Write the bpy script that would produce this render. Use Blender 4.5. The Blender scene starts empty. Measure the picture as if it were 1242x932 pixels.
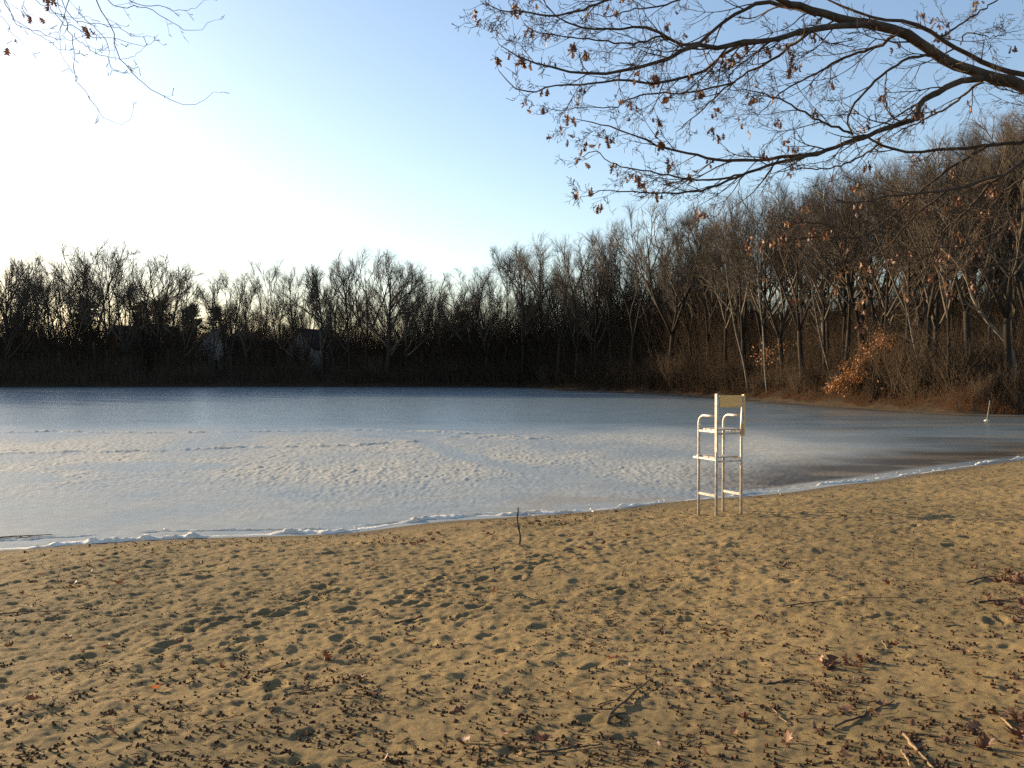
import bpy, bmesh, math, random
import numpy as np
from mathutils import Vector, Matrix

random.seed(11)
RNG = np.random.default_rng(11)
PI = math.pi
scene = bpy.context.scene
COL = scene.collection

# ------------------------------------------------------------------ camera
CAM_Z = 2.7
FPX = 1076.0
PITCH = math.atan(18.0 / FPX)
cam_data = bpy.data.cameras.new("camera")
cam_data.sensor_width = 36.0
cam_data.lens = 36.0 * FPX / 1242.0
cam_data.clip_start = 0.05
cam_data.clip_end = 3000.0
cam = bpy.data.objects.new("camera", cam_data)
COL.objects.link(cam)
cam.location = (0, 0, CAM_Z)
cam.rotation_euler = (PI / 2 - PITCH, 0, 0)
scene.camera = cam


def ray(px, py):
    """direction for a photograph pixel, scaled so that y = 1"""
    x = (px - 621.0) / FPX
    v = -(py - 466.0) / FPX
    cp, sp = math.cos(PITCH), math.sin(PITCH)
    y = cp + v * sp
    z = -sp + v * cp
    return np.array([x / y, 1.0, z / y])


def at(px, py, d):
    return np.array([0, 0, CAM_Z]) + ray(px, py) * d


def on_level(px, py, z=0.0):
    r = ray(px, py)
    t = (z - CAM_Z) / r[2]
    return np.array([0, 0, CAM_Z]) + r * t


# ------------------------------------------------------------------ noise
def _hash(ix, iy, seed):
    h = (ix.astype(np.int64) * 374761393 + iy.astype(np.int64) * 668265263 + seed * 974634541) & 0xFFFFFFFF
    h = ((h ^ (h >> 13)) * 1274126177) & 0xFFFFFFFF
    h = (h ^ (h >> 16)) & 0xFFFFFFFF
    return h.astype(np.float64) / 4294967295.0


def noise(x, y, seed=0):
    """gradient noise in about -1..1"""
    x = np.asarray(x, float); y = np.asarray(y, float)
    x0 = np.floor(x); y0 = np.floor(y)
    fx = x - x0; fy = y - y0
    u = fx * fx * fx * (fx * (fx * 6 - 15) + 10)
    v = fy * fy * fy * (fy * (fy * 6 - 15) + 10)

    def g(dx, dy):
        a = _hash(x0 + dx, y0 + dy, seed) * 2 * PI
        return np.cos(a) * (fx - dx) + np.sin(a) * (fy - dy)
    a = g(0, 0); b = g(1, 0); c = g(0, 1); d = g(1, 1)
    return ((a + (b - a) * u) + ((c + (d - c) * u) - (a + (b - a) * u)) * v) * 1.5


def fbm(x, y, octaves=4, seed=0):
    s = 0; amp = 1.0; tot = 0
    for o in range(octaves):
        s = s + amp * noise(x * 2 ** o + 17.3 * o, y * 2 ** o - 9.1 * o, seed + o)
        tot += amp
        amp *= 0.5
    return s / tot


def sstep(a, b, x):
    t = np.clip((x - a) / (b - a), 0, 1)
    return t * t * (3 - 2 * t)


# ------------------------------------------------------------------ shoreline and land
near_px = [(0, 668), (101, 660), (210, 654), (310, 651), (420, 647), (535, 633), (657, 625), (752, 617), (820, 608),
           (896, 603), (960, 597), (1015, 589), (1060, 584), (1114, 575), (1180, 566), (1242, 558)]
near_pts = [on_level(a, b)[:2] for a, b in near_px]
far_pd = [(-60, 132), (0, 132), (120, 133), (300, 135), (420, 134), (560, 132), (640, 128), (700, 114), (770, 104), (850, 91),
          (915, 80), (980, 70), (1050, 62), (1110, 57.5), (1160, 54), (1242, 52)]
far_pts = [np.array([(a - 621) / FPX * d, d]) for a, d in far_pd]
left_shore = [np.array(p, float) for p in [(-9.5, 12.7), (-14, 11.2), (-22, 8.5), (-38, 5), (-60, 6), (-80, 18), (-98, 48), (-100, 80), (-94, 110)]]
right_shore = [np.array(p, float) for p in [(36, 49), (39, 44), (37, 38), (29, 34), (21, 30)]]
LAKE = np.array(near_pts[::-1] + left_shore + far_pts + right_shore)


def smooth_closed(P, n=6):
    out = []
    N = len(P)
    for i in range(N):
        p0, p1, p2, p3 = P[i - 1], P[i], P[(i + 1) % N], P[(i + 2) % N]
        for k in range(n):
            t = k / n
            # centripetal-ish catmull with low tension
            m1 = (p2 - p0) * 0.4; m2 = (p3 - p1) * 0.4
            L = np.linalg.norm(p2 - p1)
            for m in (m1, m2):
                lm = np.linalg.norm(m)
                if lm > L:
                    m *= L / lm
            h00 = 2 * t ** 3 - 3 * t ** 2 + 1; h10 = t ** 3 - 2 * t ** 2 + t
            h01 = -2 * t ** 3 + 3 * t ** 2; h11 = t ** 3 - t ** 2
            out.append(h00 * p1 + h10 * m1 + h01 * p2 + h11 * m2)
    return np.array(out)


SH = smooth_closed(LAKE, 5)


def lake_dist(x, y):
    """signed distance to the lake edge: positive on land"""
    x = np.asarray(x, float); y = np.asarray(y, float)
    shp = x.shape
    x = x.ravel(); y = y.ravel()
    best = np.full(x.shape, 1e18)
    inside = np.zeros(x.shape, bool)
    N = len(SH)
    for i in range(N):
        a = SH[i]; b = SH[(i + 1) % N]
        ab = b - a
        L2 = ab @ ab + 1e-12
        t = np.clip(((x - a[0]) * ab[0] + (y - a[1]) * ab[1]) / L2, 0, 1)
        d2 = (x - a[0] - t * ab[0]) ** 2 + (y - a[1] - t * ab[1]) ** 2
        np.minimum(best, d2, out=best)
        if a[1] != b[1]:
            cond = ((a[1] > y) != (b[1] > y)) & (x < (b[0] - a[0]) * (y - a[1]) / (b[1] - a[1]) + a[0])
            inside ^= cond
    d = np.sqrt(best)
    return np.where(inside, -d, d).reshape(shp)


def beach_side(x, y):
    """1 on the beach (south) side, 0 on the wooded shores"""
    return 1 - sstep(0, 8, y - (24 + 0.55 * np.clip(x, -40, 40)) - 9)


def terrain_h(x, y, s=None):
    x = np.asarray(x, float); y = np.asarray(y, float)
    if s is None:
        s = lake_dist(x, y)
    wob = s + 0.5 * fbm(x * 0.5, y * 0.5, 2, 5)
    right = sstep(-5, 30, x)
    plateau = 3.0 + 5.5 * right
    wood = np.where(wob > 0, 0.5 * sstep(0, 1.6, wob) + plateau * (1 - np.exp(-np.maximum(wob, 0) / 26.0)), -0.7 * sstep(0, -3, wob))
    wood = wood + (4.5 + 1.5 * right) * sstep(42, 85, s)
    wood = wood + sstep(2, 12, s) * (0.35 * fbm(x * 0.12, y * 0.12, 3, 21))
    beach = np.where(s > 0, 0.085 * s, 0.16 * s)
    beach = np.clip(beach, -1.0, 2.2) - 0.35
    b = beach_side(x, y)
    return wood * (1 - b) + beach * b


# footprints: (x, y, angle, length, width, depth)
FOOT = []


def slope_hit(px, py):
    r = ray(px, py)
    t = (0.5 - CAM_Z) / r[2]
    for _ in range(7):
        z = max(0.0, 0.085 * (14.6 - t - 0.23 * r[0] * t) * 0.96)
        t = 0.5 * t + 0.5 * (z - CAM_Z) / r[2]
    return np.array([r[0] * t, t, 0.0])


def add_foot():
    r = random.Random(5)
    # walking tracks through the trampled part, in the sand as found
    for (px0, py0, px1, py1, n) in [(290, 790, 600, 690, 16), (210, 770, 430, 715, 12), (640, 745, 900, 720, 8), (480, 800, 700, 660, 14),
                                    (700, 690, 420, 690, 12), (100, 690, 500, 680, 16), (900, 660, 560, 700, 14), (560, 700, 300, 850, 10)]:
        a = slope_hit(px0, py0); b = slope_hit(px1, py1)
        dv = (b - a)[:2]; ang = math.atan2(dv[1], dv[0])
        for k in range(n):
            t = (k + 0.5) / n
            side = 0.12 * (1 if k % 2 else -1)
            p = a[:2] + dv * t + np.array([-math.sin(ang), math.cos(ang)]) * side
            FOOT.append((p[0] + r.gauss(0, .08), p[1] + r.gauss(0, .08), ang + r.gauss(0, .25), 0.14 * r.uniform(.8, 1.2), 0.062 * r.uniform(.85, 1.3), r.uniform(.010, .023)))
    for k in range(170):
        px = r.uniform(-260, 1500); py = 640 + 170 * r.random() ** 1.4
        p = slope_hit(px, py)
        FOOT.append((p[0], p[1], r.uniform(0, PI), 0.13 * r.uniform(.6, 1.3), 0.07 * r.uniform(.7, 1.6), r.uniform(.006, .019)))
    for k in range(60):
        px = r.uniform(0, 1242); py = r.uniform(760, 985)
        p = slope_hit(px, py)
        FOOT.append((p[0], p[1], r.uniform(0, PI), 0.12 * r.uniform(.6, 1.2), 0.06 * r.uniform(.7, 1.4), r.uniform(.004, .013)))


add_foot()


def sand_h(x, y, s=None):
    x = np.asarray(x, float); y = np.asarray(y, float)
    if s is None:
        s = lake_dist(x, y)
    base = np.where(s > 0, 0.085 * s, 0.16 * s)
    base = np.where(base > 1.6, 1.6 + 0.3 * (base - 1.6), base)
    tramp = sstep(0.2, 1.5, s) * (0.35 + 0.65 * sstep(11.5, 6.5, s + 0.1 * x))
    h = base
    h = h + tramp * 0.016 * fbm(x * 2.6 + 3, y * 2.6, 2, 31)
    h = h + tramp * 0.017 * fbm(x * 5.5, y * 5.5 + 2, 2, 32)
    h = h + tramp * 0.015 * (0.6 - np.abs(fbm(x * 2.0, y * 2.0 + 7, 2, 33)) * 2.2)
    h = h + 0.03 * fbm(x * 0.5, y * 0.5, 2, 35) * sstep(0.0, 2.0, s)
    h = h + (0.006 + 0.0105 * tramp) * fbm(x * 11, y * 11, 3, 37) * sstep(0.0, .6, s)
    for (fx, fy, a, L, W, D) in FOOT:
        R = L * 2.4
        if x.size > 64:
            m = (np.abs(x - fx) < R) & (np.abs(y - fy) < R)
            if not m.any():
                continue
            xs = x[m]; ys = y[m]
        else:
            m = None; xs = x; ys = y
        ca, sa = math.cos(a), math.sin(a)
        u = ((xs - fx) * ca + (ys - fy) * sa) / L
        v = (-(xs - fx) * sa + (ys - fy) * ca) / W
        q = np.sqrt(u * u + v * v) + 0.30 * noise(xs * 13, ys * 13, 41) + 0.18 * noise(xs * 27, ys * 27, 42)
        dent = -D * (1 - sstep(0.45, 1.1, q)) + 0.38 * D * np.exp(-((q - 1.25) / 0.28) ** 2)
        dent = dent * sstep(0.15, 0.8, s[m] if m is not None else s)
        if m is not None:
            h[m] += dent
        else:
            h = h + dent
    return h


def ground_z(x, y):
    return float(sand_h(np.array([x]), np.array([y]))[0])


def on_sand(px, py):
    """where the ray of a photograph pixel meets the sand"""
    r = ray(px, py)
    t = (0.5 - CAM_Z) / r[2]
    for _ in range(12):
        s = lake_dist(np.array([r[0] * t]), np.array([t]))[0]
        z = 0.085 * s if s > 0 else 0
        t = 0.5 * t + 0.5 * (z - CAM_Z) / r[2]
    x, y = r[0] * t, t
    return np.array([x, y, ground_z(x, y)])


# ------------------------------------------------------------------ materials
def new_mat(name):
    m = bpy.data.materials.new(name)
    m.use_nodes = True
    nt = m.node_tree
    b = nt.nodes.get("Principled BSDF")
    return m, nt, b


def N(nt, typ, **kw):
    n = nt.nodes.new(typ)
    for k, v in kw.items():
        if k in n.inputs:
            n.inputs[k].default_value = v
        else:
            setattr(n, k, v)
    return n


def mix_rgb(nt, fac, a, b):
    n = nt.nodes.new("ShaderNodeMix")
    n.data_type = 'RGBA'
    for sock, v in ((n.inputs[0], fac), (n.inputs[6], a), (n.inputs[7], b)):
        if isinstance(v, (int, float)):
            sock.default_value = v
        elif isinstance(v, tuple):
            sock.default_value = (*v, 1)
        else:
            nt.links.new(v, sock)
    return n.outputs[2]


def noise_fac(nt, scale, detail=4, lo=0.35, hi=0.65, coord='Object', rough=0.55, vec=None):
    tc = nt.nodes.new("ShaderNodeTexCoord")
    n = nt.nodes.new("ShaderNodeTexNoise")
    n.inputs['Scale'].default_value = scale
    n.inputs['Detail'].default_value = detail
    n.inputs['Roughness'].default_value = rough
    src = tc.outputs[coord]
    if vec:
        mp = nt.nodes.new("ShaderNodeMapping")
        mp.inputs['Scale'].default_value = vec
        nt.links.new(src, mp.inputs['Vector'])
        src = mp.outputs[0]
    nt.links.new(src, n.inputs['Vector'])
    r = nt.nodes.new("ShaderNodeMapRange")
    r.inputs['From Min'].default_value = lo
    r.inputs['From Max'].default_value = hi
    nt.links.new(n.outputs[0], r.inputs['Value'])
    return r.outputs[0]


def noisy_mat(name, c1, c2, scale=6.0, rough=0.85, spec=0.2, bump=0.0, bscale=40.0, metallic=0.0, vec=None, coord='Object', rnd=0.0):
    m, nt, b = new_mat(name)
    f = noise_fac(nt, scale, vec=vec, coord=coord)
    col = mix_rgb(nt, f, c1, c2)
    if rnd:
        oi = nt.nodes.new("ShaderNodeObjectInfo")
        hv = nt.nodes.new("ShaderNodeHueSaturation")
        mr = nt.nodes.new("ShaderNodeMapRange")
        mr.inputs['To Min'].default_value = 1 - rnd
        mr.inputs['To Max'].default_value = 1 + rnd
        nt.links.new(oi.outputs['Random'], mr.inputs['Value'])
        nt.links.new(mr.outputs[0], hv.inputs['Value'])
        nt.links.new(col, hv.inputs['Color'])
        col = hv.outputs[0]
    nt.links.new(col, b.inputs['Base Color'])
    b.inputs['Roughness'].default_value = rough
    b.inputs['Specular IOR Level'].default_value = spec
    b.inputs['Metallic'].default_value = metallic
    if bump:
        f2 = noise_fac(nt, bscale, 3, 0.2, 0.8, coord=coord)
        bp = nt.nodes.new("ShaderNodeBump")
        bp.inputs['Strength'].default_value = bump
        bp.inputs['Distance'].default_value = 0.01
        nt.links.new(f2, bp.inputs['Height'])
        nt.links.new(bp.outputs[0], b.inputs['Normal'])
    return m


def attr_node(nt, name):
    a = nt.nodes.new("ShaderNodeAttribute")
    a.attribute_name = name
    return a.outputs['Fac']


M = {}
# sand
m, nt, b = new_mat("sand")
f1 = noise_fac(nt, 1.3, 5, 0.35, 0.65)
f2 = noise_fac(nt, 60, 3, 0.3, 0.7)
f3 = noise_fac(nt, 420, 2, 0.3, 0.7)
c = mix_rgb(nt, f1, (0.262, 0.178, 0.069), (0.204, 0.139, 0.054))
k = nt.nodes.new("ShaderNodeMath"); k.operation = 'MULTIPLY'; k.inputs[1].default_value = 0.5
nt.links.new(f2, k.inputs[0])
c = mix_rgb(nt, k.outputs[0], c, (0.15, 0.105, 0.055))
k2 = nt.nodes.new("ShaderNodeMath"); k2.operation = 'MULTIPLY'; k2.inputs[1].default_value = 0.55
nt.links.new(f3, k2.inputs[0])
c = mix_rgb(nt, k2.outputs[0], c, (0.30, 0.22, 0.125))
f4 = noise_fac(nt, 0.33, 4, 0.42, 0.66)
k4 = nt.nodes.new("ShaderNodeMath"); k4.operation = 'MULTIPLY'; k4.inputs[1].default_value = 0.6
nt.links.new(f4, k4.inputs[0])
c = mix_rgb(nt, k4.outputs[0], c, (0.125, 0.095, 0.047))
c = mix_rgb(nt, attr_node(nt, "wet"), c, (0.085, 0.065, 0.045))
nt.links.new(c, b.inputs['Base Color'])
b.inputs['Roughness'].default_value = 0.95
b.inputs['Specular IOR Level'].default_value = 0.1
bsum = nt.nodes.new("ShaderNodeMath"); bsum.operation = 'MULTIPLY_ADD'
bsum.inputs[1].default_value = 0.6
nt.links.new(f2, bsum.inputs[0]); nt.links.new(f3, bsum.inputs[2])
bp = N(nt, "ShaderNodeBump", Strength=0.55, Distance=0.006)
nt.links.new(bsum.outputs[0], bp.inputs['Height'])
nt.links.new(bp.outputs[0], b.inputs['Normal'])
M['sand'] = m

# ice
m, nt, b = new_mat("lake_ice")
fa = noise_fac(nt, 0.35, 5, 0.35, 0.65, vec=(1, 2.2, 1))
fb = noise_fac(nt, 3.0, 4, 0.3, 0.7)
smooth_c = mix_rgb(nt, fa, (0.12, 0.17, 0.205), (0.17, 0.215, 0.24))
crust_c = mix_rgb(nt, fb, (0.31, 0.295, 0.25), (0.43, 0.41, 0.35))
c = mix_rgb(nt, attr_node(nt, "crust"), smooth_c, crust_c)
c = mix_rgb(nt, attr_node(nt, "thin"), c, (0.06, 0.05, 0.036))
c = mix_rgb(nt, attr_node(nt, "sandy"), c, (0.26, 0.20, 0.13))
nt.links.new(c, b.inputs['Base Color'])
rg = nt.nodes.new("ShaderNodeMapRange")
rg.inputs['To Min'].default_value = 0.27; rg.inputs['To Max'].default_value = 0.65
nt.links.new(attr_node(nt, "crust"), rg.inputs['Value'])
nt.links.new(rg.outputs[0], b.inputs['Roughness'])
b.inputs['IOR'].default_value = 1.31
bp = N(nt, "ShaderNodeBump", Strength=0.25, Distance=0.01)
fc = noise_fac(nt, 9, 4, 0.2, 0.8)
nt.links.new(fc, bp.inputs['Height'])
nt.links.new(bp.outputs[0], b.inputs['Normal'])
M['ice'] = m

M['rim'] = noisy_mat("white_ice_crust", (0.97, 0.90, 0.78), (0.72, 0.62, 0.48), 2.6, 0.55, 0.4, 0.6, 25)
_nt = M['rim'].node_tree
_b = _nt.nodes['Principled BSDF']
_tr = _nt.nodes.new("ShaderNodeBsdfTranslucent")
_nt.links.new(_b.inputs['Base Color'].links[0].from_socket, _tr.inputs['Color'])
_mx = _nt.nodes.new("ShaderNodeMixShader"); _mx.inputs[0].default_value = 0.22
_nt.links.new(_b.outputs[0], _mx.inputs[1]); _nt.links.new(_tr.outputs[0], _mx.inputs[2])
_nt.links.new(_mx.outputs[0], _nt.nodes['Material Output'].inputs['Surface'])
# wooded ground
m, nt, b = new_mat("leaf_litter")
f1 = noise_fac(nt, 0.25, 5, 0.35, 0.65)
f2 = noise_fac(nt, 2.5, 4, 0.35, 0.65)
c = mix_rgb(nt, f1, (0.05, 0.036, 0.022), (0.085, 0.052, 0.027))
c = mix_rgb(nt, f2, c, (0.035, 0.027, 0.019))
nt.links.new(c, b.inputs['Base Color'])
b.inputs['Roughness'].default_value = 1.0
b.inputs['Specular IOR Level'].default_value = 0.05
M['litter'] = m

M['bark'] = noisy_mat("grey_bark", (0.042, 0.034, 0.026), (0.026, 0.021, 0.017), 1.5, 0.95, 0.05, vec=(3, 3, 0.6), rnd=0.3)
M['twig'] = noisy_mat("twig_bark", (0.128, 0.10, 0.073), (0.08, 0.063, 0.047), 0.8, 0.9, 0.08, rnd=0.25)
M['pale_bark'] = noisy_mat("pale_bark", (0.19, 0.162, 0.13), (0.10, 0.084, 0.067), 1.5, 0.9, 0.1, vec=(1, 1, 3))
M['lit_bark'] = noisy_mat("sunlit_bark", (0.22, 0.175, 0.125), (0.12, 0.095, 0.07), 2.0, .95, .05, vec=(1, 1, 2))  # lighter copy of the trunk bark, the sunlit look put into its colour
M['brush'] = noisy_mat("brush_stem", (0.105, 0.072, 0.045), (0.065, 0.047, 0.033), 0.4, 0.95, 0.05)
M['oak_bark'] = noisy_mat("oak_bark", (0.105, 0.075, 0.052), (0.05, 0.037, 0.028), 9, 0.95, 0.08, 0.8, 40, vec=(1, 1, 1))
M['needle'] = noisy_mat("needle_green", (0.028, 0.042, 0.02), (0.045, 0.06, 0.03), 1.0, 0.8, 0.1)
M['copper_leaf'] = noisy_mat("copper_leaf", (0.46, 0.20, 0.075), (0.28, 0.11, 0.045), 3, 0.75, 0.2)
M['dry_grass'] = noisy_mat("dry_grass", (0.15, 0.068, 0.028), (0.085, 0.04, 0.02), 0.6, 0.95, 0.05)
M['acorn'] = noisy_mat("acorn_shell", (0.125, 0.062, 0.03), (0.06, 0.032, 0.018), 30, 0.8, 0.15, rnd=0.35)
M['litter_bits'] = noisy_mat("brown_litter", (0.10, 0.047, 0.024), (0.05, 0.028, 0.017), 9, .85, .1)
M['stick'] = noisy_mat("dead_stick", (0.12, 0.085, 0.06), (0.06, 0.045, 0.034), 12, 0.9, 0.1, 0.5, 60)
M['pale_stick'] = noisy_mat("bleached_stick", (0.24, 0.165, 0.095), (0.15, 0.10, 0.06), 12, 0.85, 0.1, 0.4, 60)


def leaf_mat(name, c1, c2, transl=0.35):
    m, nt, b = new_mat(name)
    f = noise_fac(nt, 14, 3)
    col = mix_rgb(nt, f, c1, c2)
    oi = nt.nodes.new("ShaderNodeObjectInfo")
    hv = nt.nodes.new("ShaderNodeHueSaturation")
    mr = N(nt, "ShaderNodeMapRange")
    mr.inputs['To Min'].default_value = 0.7; mr.inputs['To Max'].default_value = 1.3
    nt.links.new(oi.outputs['Random'], mr.inputs['Value'])
    nt.links.new(mr.outputs[0], hv.inputs['Value'])
    nt.links.new(col, hv.inputs['Color'])
    col = hv.outputs[0]
    nt.links.new(col, b.inputs['Base Color'])
    b.inputs['Roughness'].default_value = 0.6
    tr = nt.nodes.new("ShaderNodeBsdfTranslucent")
    nt.links.new(col, tr.inputs['Color'])
    mx = nt.nodes.new("ShaderNodeMixShader")
    mx.inputs[0].default_value = transl
    nt.links.new(b.outputs[0], mx.inputs[1]); nt.links.new(tr.outputs[0], mx.inputs[2])
    nt.links.new(mx.outputs[0], nt.nodes['Material Output'].inputs['Surface'])
    return m


M['oak_leaf'] = leaf_mat("dry_oak_leaf", (0.155, 0.06, 0.026), (0.09, 0.037, 0.019), 0.2)
M['oak_leaf_tan'] = leaf_mat("tan_oak_leaf", (0.30, 0.15, 0.07), (0.19, 0.09, 0.042), 0.25)
M['red_leaf'] = leaf_mat("red_orange_leaf", (0.30, 0.088, 0.028), (0.22, 0.06, 0.02), 0.4)
M['copper_leaf'] = leaf_mat("copper_beech_leaf", (0.46, 0.21, 0.065), (0.26, 0.10, 0.035), 0.3)
M['tube'] = noisy_mat("galvanised_tube", (0.60, 0.55, 0.47), (0.38, 0.31, 0.24), 11, 0.42, 0.5, metallic=0.2)
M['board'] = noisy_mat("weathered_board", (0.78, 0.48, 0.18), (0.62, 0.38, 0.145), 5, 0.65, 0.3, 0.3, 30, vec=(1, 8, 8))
M['white_board'] = noisy_mat("pale_painted_board", (0.46, 0.41, 0.34), (0.30, 0.25, 0.20), 6, 0.4, 0.5, 0.2, 30)


# ------------------------------------------------------------------ object helpers
def link(name, me, mat, parent=None, loc=None):
    o = bpy.data.objects.new(name, me)
    COL.objects.link(o)
    if mat is not None:
        if isinstance(mat, (list, tuple)):
            for q in mat:
                me.materials.append(q)
        else:
            me.materials.append(mat)
    if parent is not None:
        o.parent = parent
    if loc is not None:
        o.location = loc
    return o


def tag(o, label, cat=None, group=None, kind=None):
    o["label"] = label
    if cat: o["category"] = cat
    if group: o["group"] = group
    if kind: o["kind"] = kind
    return o


def empty(name, loc, label, cat, group=None, rotz=0.0):
    o = bpy.data.objects.new(name, None)
    COL.objects.link(o)
    o.empty_display_size = 0.2
    o.location = loc
    o.rotation_euler = (0, 0, rotz)
    return tag(o, label, cat, group)


def mesh_np(name, V, F, smooth=True):
    """V (n,3); F (m,k) of one k, or a list of such arrays"""
    if not isinstance(F, list):
        F = [F]
    F = [np.asarray(f, np.int32) for f in F if len(f)]
    me = bpy.data.meshes.new(name)
    V = np.asarray(V, np.float32)
    me.vertices.add(len(V))
    me.vertices.foreach_set("co", V.ravel())
    nl = sum(f.size for f in F)
    npoly = sum(len(f) for f in F)
    me.loops.add(nl)
    me.loops.foreach_set("vertex_index", np.concatenate([f.ravel() for f in F]))
    me.polygons.add(npoly)
    starts = []; c = 0
    for f in F:
        starts.append(c + np.arange(len(f)) * f.shape[1])
        c += f.size
    me.polygons.foreach_set("loop_start", np.concatenate(starts).astype(np.int32))
    me.update(calc_edges=True)
    if smooth:
        me.polygons.foreach_set("use_smooth", np.ones(len(me.polygons), bool))
    return me


def set_attr(me, name, vals):
    a = me.attributes.new(name, 'FLOAT', 'POINT')
    a.data.foreach_set("value", np.asarray(vals, np.float32).ravel())


def grid_faces(nr, nc):
    i = np.arange(nr - 1)[:, None] * nc + np.arange(nc - 1)[None, :]
    i = i.ravel()
    return np.stack([i, i + 1, i + nc + 1, i + nc], 1)


class Tubes:
    """collects tapered tubes and flat faces, and builds them as one mesh"""
    def __init__(self):
        self.g = {}
        self.V = []; self.Q = []; self.T = []; self.nv = 0

    def add(self, pts, rad, sides=3):
        P = np.asarray(pts, float)
        R = np.asarray(rad, float)
        if R.ndim == 0:
            R = np.full(len(P), float(R))
        self.g.setdefault((len(P), sides), []).append((P, R))

    def raw(self, V, F):
        F = np.asarray(F) + self.nv
        self.V.append(np.asarray(V, float)); self.nv += len(V)
        (self.Q if F.shape[1] == 4 else self.T).append(F)

    def mesh(self, name, smooth=True):
        V = list(self.V); Q = list(self.Q); T = list(self.T); nv = self.nv
        for (n, k), L in self.g.items():
            P = np.stack([a for a, _ in L]); R = np.stack([r for _, r in L])
            m = len(L)
            T0 = np.gradient(P, axis=1) if n > 2 else np.repeat((P[:, 1:] - P[:, :1]), 2, axis=1)
            T0 /= np.linalg.norm(T0, axis=2, keepdims=True) + 1e-9
            ref = np.where(np.abs(T0.mean(1)[:, 2:3]) > 0.75, np.array([[1.0, 0.1, 0]]), np.array([[0, 0.05, 1.0]]))[:, None, :]
            U = np.cross(T0, np.broadcast_to(ref, T0.shape)); U /= np.linalg.norm(U, axis=2, keepdims=True) + 1e-9
            W = np.cross(T0, U)
            a = np.arange(k) / k * 2 * PI
            ring = P[:, :, None, :] + R[:, :, None, None] * (np.cos(a)[None, None, :, None] * U[:, :, None, :] + np.sin(a)[None, None, :, None] * W[:, :, None, :])
            V.append(ring.reshape(-1, 3))
            base = nv + np.arange(m)[:, None, None] * (n * k)
            i = np.arange(n - 1)[None, :, None] * k
            j = np.arange(k)[None, None, :]; j2 = (j + 1) % k
            f = np.stack(np.broadcast_arrays(base + i + j, base + i + j2, base + i + k + j2, base + i + k + j), -1).reshape(-1, 4)
            Q.append(f)
            if k > 3:
                cap0 = (nv + np.arange(m)[:, None] * (n * k)) + np.arange(k)[None, :]
                cap1 = cap0 + (n - 1) * k
                if k == 4:
                    Q += [cap0[:, ::-1], cap1]
                else:
                    for c, rev in ((cap0, True), (cap1, False)):
                        for q in range(1, k - 1):
                            tri = np.stack([c[:, 0], c[:, q], c[:, q + 1]], 1)
                            T.append(tri[:, ::-1] if rev else tri)
            nv += m * n * k
        F = []
        if Q: F.append(np.concatenate(Q))
        if T: F.append(np.concatenate(T))
        return mesh_np(name, np.concatenate(V), F, smooth)


def spline(pts, n):
    """catmull-rom through the points, n samples"""
    P = np.asarray(pts, float)
    if len(P) == 2:
        t = np.linspace(0, 1, n)[:, None]
        return P[0] * (1 - t) + P[1] * t
    E = np.vstack([2 * P[0] - P[1], P, 2 * P[-1] - P[-2]])
    seg = np.linalg.norm(np.diff(P[:, :3], axis=0), axis=1) + 1e-6
    cum = np.concatenate([[0], np.cumsum(seg)])
    out = []
    for s in np.linspace(0, cum[-1], n):
        i = min(max(np.searchsorted(cum, s) - 1, 0), len(seg) - 1)
        t = (s - cum[i]) / seg[i]
        p0, p1, p2, p3 = E[i], E[i + 1], E[i + 2], E[i + 3]
        out.append(0.5 * ((2 * p1) + (-p0 + p2) * t + (2 * p0 - 5 * p1 + 4 * p2 - p3) * t * t + (-p0 + 3 * p1 - 3 * p2 + p3) * t ** 3))
    return np.array(out)


# ------------------------------------------------------------------ world and sun
SUN_AZ = math.radians(-57)       # left of the view direction
SUN_EL = math.radians(12)
world = bpy.data.worlds.new("World")
scene.world = world
world.use_nodes = True
wnt = world.node_tree
bg = wnt.nodes["Background"]
def sky_tint(src):
    # the camera's white balance: a touch less green in the sky
    n = wnt.nodes.new("ShaderNodeMix")
    n.data_type = 'RGBA'; n.blend_type = 'MULTIPLY'
    n.inputs[0].default_value = 1.0
    wnt.links.new(src, n.inputs[6])
    n.inputs[7].default_value = (1.03, 0.975, 0.97, 1)
    return n.outputs[2]


sky = wnt.nodes.new("ShaderNodeTexSky")
sky.sky_type = 'NISHITA'
sky.sun_disc = False
sky.sun_elevation = SUN_EL
sky.sun_rotation = SUN_AZ
sky.altitude = 0
sky.air_density = 1.0
sky.dust_density = 1.0
sky.ozone_density = 1.8
wnt.links.new(sky_tint(sky.outputs[0]), bg.inputs['Color'])
bg.inputs['Strength'].default_value = 0.098
sl = bpy.data.lights.new("sun", 'SUN')
sl.energy = 4.0
sl.angle = math.radians(0.5)
sl.color = (1.0, 0.80, 0.53)
so = bpy.data.objects.new("sun", sl)
COL.objects.link(so)
sd = Vector((math.sin(SUN_AZ) * math.cos(SUN_EL), math.cos(SUN_AZ) * math.cos(SUN_EL), math.sin(SUN_EL)))
so.rotation_euler = sd.to_track_quat('Z', 'Y').to_euler()
so.location = sd * 50
vs = scene.view_settings
vs.view_transform = 'Standard'
vs.look = 'None'
vs.gamma = 1
vs.use_curve_mapping = False
vs.exposure = 1.5
scene.cycles.use_denoising = False
scene.cycles.max_bounces = 5
scene.cycles.diffuse_bounces = 2
scene.cycles.glossy_bounces = 2

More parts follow.
